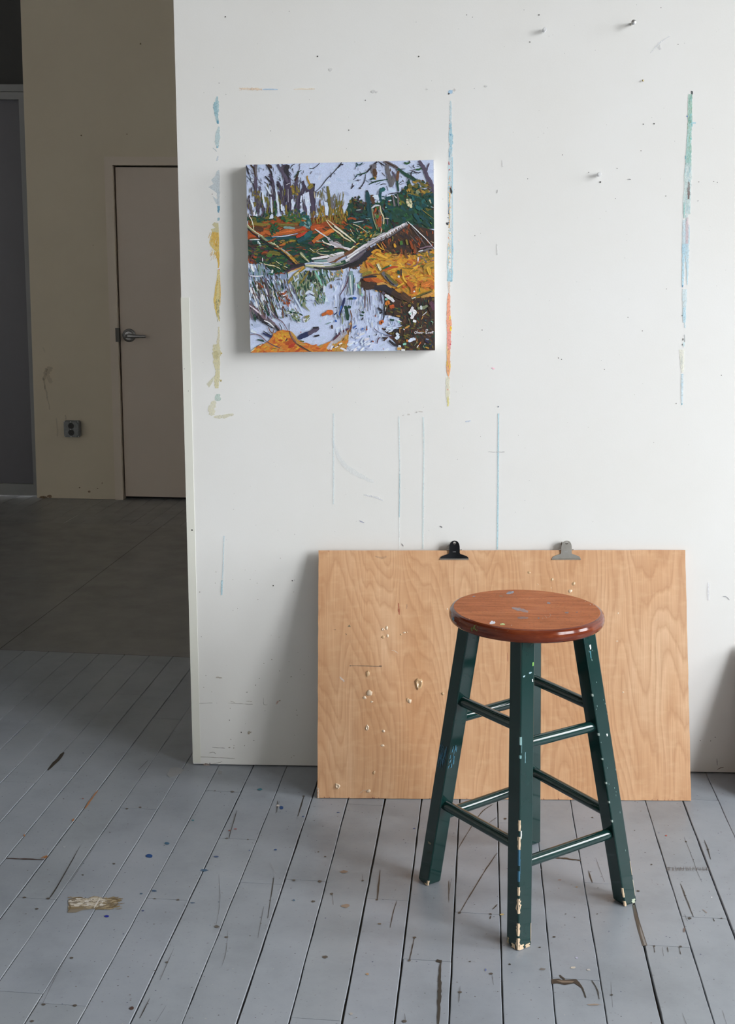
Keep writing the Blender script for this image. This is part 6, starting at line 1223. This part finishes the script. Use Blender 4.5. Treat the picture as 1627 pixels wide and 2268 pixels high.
def leg(k):
    mb = MB()
    cs = [(1, 1), (-1, 1), (-1, -1), (1, -1)]; ch = .0026
    ring = []
    for (a, b) in cs: ring += [(a, b)]
    rows = []
    # bevelled square section, foot edges slightly rounded
    def sect(z, shrink):
        out = []
        h = HW - shrink
        for (a, b), order in (((1, 1), 0), ((-1, 1), 1), ((-1, -1), 0), ((1, -1), 1)):
            p, q = (a * h, b * (h - ch)), (a * (h - ch), b * h)
            m_ = (a * (h - ch * .3), b * (h - ch * .3))
            for u in ((p, m_, q) if order == 0 else (q, m_, p)): out.append(axis(k, z) + e1 * u[0] + e2 * u[1] - ST)
        return out
    for z, s in ((.0004, .0028), (.0016, .0010), (.0040, 0), (.15, 0), (.3, 0), (.45, 0), (ZL, 0)): rows.append(sect(z, s))
    mb.grid(rows, 0, close=True); mb.face(rows[0][::-1]); mb.face(rows[-1])
    G = [.0002]
    def chip(side, z0, z1, u0, u1, col, n=5):
        """a flake on one of the two faces seen: side 'l' faces -e2, 'r' faces +e1; u from the shared corner outwards (0..1)"""
        G[0] += 2e-5
        pts = []
        for q in range(n):
            t = q / (n - 1); pts.append((z0 + (z1 - z0) * t, u0 + random.uniform(0, .25) * (u1 - u0)))
        for q in range(n):
            t = 1 - q / (n - 1); pts.append((z0 + (z1 - z0) * t, u1 - random.uniform(0, .35) * (u1 - u0)))
        P = []
        for z, u in pts:
            if side == 'l': P.append(axis(k, z) + e1 * (HW * (.90 - 1.8 * u)) - e2 * (HW + G[0]) - ST)
            else: P.append(axis(k, z) + e1 * (HW + G[0]) + e2 * (HW * (-.90 + 1.8 * u)) - ST)
        mb.face(P if side == 'r' else P[::-1], 1, col)
    def edge(z0, z1, w, col):
        """paint worn off the corner itself"""
        G[0] += 2e-5; n = max(6, int((z1 - z0) / .0022)); L, M_, R = [], [], []
        for q in range(n):
            z = z0 + (z1 - z0) * q / (n - 1); ww = w * math.sin(math.pi * (q + .5) / n) ** .7 * random.uniform(.25, 1.1); wr = w * math.sin(math.pi * (q + .5) / n) ** .7 * random.uniform(.05, 1.1)
            c = HW + .00035
            L.append(axis(k, z) + e1 * (HW - ch - ww) - e2 * c - ST); M_.append(axis(k, z) + e1 * (HW - ch * .3 + .0004) - e2 * (HW - ch * .3 + .0004) - ST); R.append(axis(k, z) + e1 * c - e2 * (HW - ch - wr) - ST)
        mb.grid([L, M_, R], 1, col)
    random.seed({'L': 3, 'F': 8, 'R': 5, 'B': 4}[k])
    if k == 'F':
        edge(.070, .098, .0055, CREAM); edge(.028, .052, .003, CREAM); edge(.002, .024, .004, CREAM); edge(.104, .120, .0016, CREAM); edge(.19, .205, .0022, CREAM); edge(.225, .245, .0012, CREAM); edge(.205, .214, .0025, CREAM); edge(.13, .15, .0008, BLUE); edge(.16, .19, .0006, BLUE)
        edge(.36, .366, .0006, (.2, .4, .42, 1)); edge(.385, .40, .0005, (.3, .5, .5, 1))
        chip('r', .001, .010, .0, .45, CREAM); chip('r', .001, .008, .5, .99, (.55, .42, .28, 1)); chip('r', .010, .045, .95, 1.0, CREAM); chip('l', .001, .009, .1, .6, CREAM); chip('l', .003, .014, .75, .99, (.4, .33, .22, 1))
        for z0, z1, a, b, c in ((.498, .503, .8, .92, WHITE), (.527, .534, .82, .95, (.2, .45, .08, 1)), (.514, .517, .55, .8, (.3, .45, .5, 1)), (.51, .513, .05, .3, (.35, .5, .55, 1)), (.145, .172, .03, .06, BLUE), (.37, .40, .02, .06, (.2, .4, .42, .9)), (.35, .37, .3, .4, (.15, .3, .33, .8)), (.21, .225, .02, .14, WHITE)):
            chip('r', z0, z1, a, b, c)
    elif k == 'L':
        chip('l', .001, .004, .0, .3, CREAM); chip('l', .09, .094, .2, .7, (.25, .22, .15, .8)); edge(.001, .012, .0014, CREAM)
        for _ in range(34):
            z = random.uniform(.255, .30); a = random.uniform(.15, .9); chip('l', z, z + random.uniform(.006, .022), a, a + random.uniform(.03, .08), (.06, .20, .34, random.uniform(.5, .9)), 3)
        for _ in range(16):
            z = random.uniform(.262, .305); a = random.uniform(.0, .55); chip('r', z, z + random.uniform(.004, .012), a, a + random.uniform(.06, .16), (.08, .25, .36, random.uniform(.5, .9)), 3)
    elif k == 'R':
        edge(.001, .012, .002, CREAM); edge(.02, .04, .001, CREAM); chip('r', .001, .010, .55, 1.0, (.45, .5, .38, 1)); chip('r', .015, .05, .96, 1.0, (.55, .5, .4, 1)); chip('r', .06, .09, .96, 1.0, CREAM)
        for _ in range(18):
            z = random.uniform(.06, .55); a = random.uniform(.03, .95); chip('r', z, z + random.uniform(.0015, .004), a, a + .035, (.3, .42, .40, 1), 3)
        chip('r', .533, .542, .32, .48, WHITE); chip('r', .515, .53, .25, .4, (.05, .2, .25, .8)); chip('r', .355, .36, .6, .75, WHITE)
        for z in (.18, .22, .26, .31, .36, .44): edge(z, z + random.uniform(.003, .008), .0005, (.3, .36, .33, 1))
    else:
        chip('r', .40, .403, .3, .6, WHITE)
    return mb.build('leg', [green, MKG], stool, merge=False)
for k in 'LFRB': leg(k)
def z_on(k, py):
    lo, hi = 0, ZL
    for _ in range(40):
        mid = (lo + hi) / 2
        if to_px(axis(k, mid))[1] > py: lo = mid
        else: hi = mid
    return lo
def rung(a, za, b, zb, r=.0108):
    A, B = axis(a, za) - ST, axis(b, zb) - ST; d = (B - A).normalized()
    mb = MB(); mb.tube(A + d * (HW - .004), B - d * (HW - .004), r, 32)
    return mb.build('rung', green, stool)
RUNGS = [('L', z_on('L', 1778), 'F', z_on('F', 1876)), ('F', z_on('F', 1914), 'R', z_on('R', 1842)), ('L', z_on('L', 1807), 'B', None), ('R', z_on('R', 1803), 'B', None),
         ('L', z_on('L', 1549), 'F', z_on('F', 1612)), ('F', z_on('F', 1649), 'R', z_on('R', 1605)), ('L', z_on('L', 1592), 'B', None), ('R', z_on('R', 1566), 'B', None)]
for a, za, b, zb in RUNGS: rung(a, za, b, za if zb is None else zb)

# ---- a second board standing just past the right edge of the view, whose shade falls on the wall foot
mb = MB()
for (x, y, z) in ((0, 0, 0),):
    p = [Vector(q) for q in ((.893, -.150, .001), (1.38, -.150, .001), (1.38, -.016, .345), (.893, -.016, .345))]
    nrm = ((p[1] - p[0]).cross(p[3] - p[0])).normalized(); q = [v - nrm * (-.012 if nrm.y > 0 else .012) * -1 for v in p]
    mb.face(p); mb.face(q[::-1])
    for k in range(4): mb.face([p[k], q[k], q[(k + 1) % 4], p[(k + 1) % 4]])
shade = mb.build('leaning_board', plyedge, merge=True); tag(shade, 'low board leaning against the white wall just beyond the right edge', 'board')
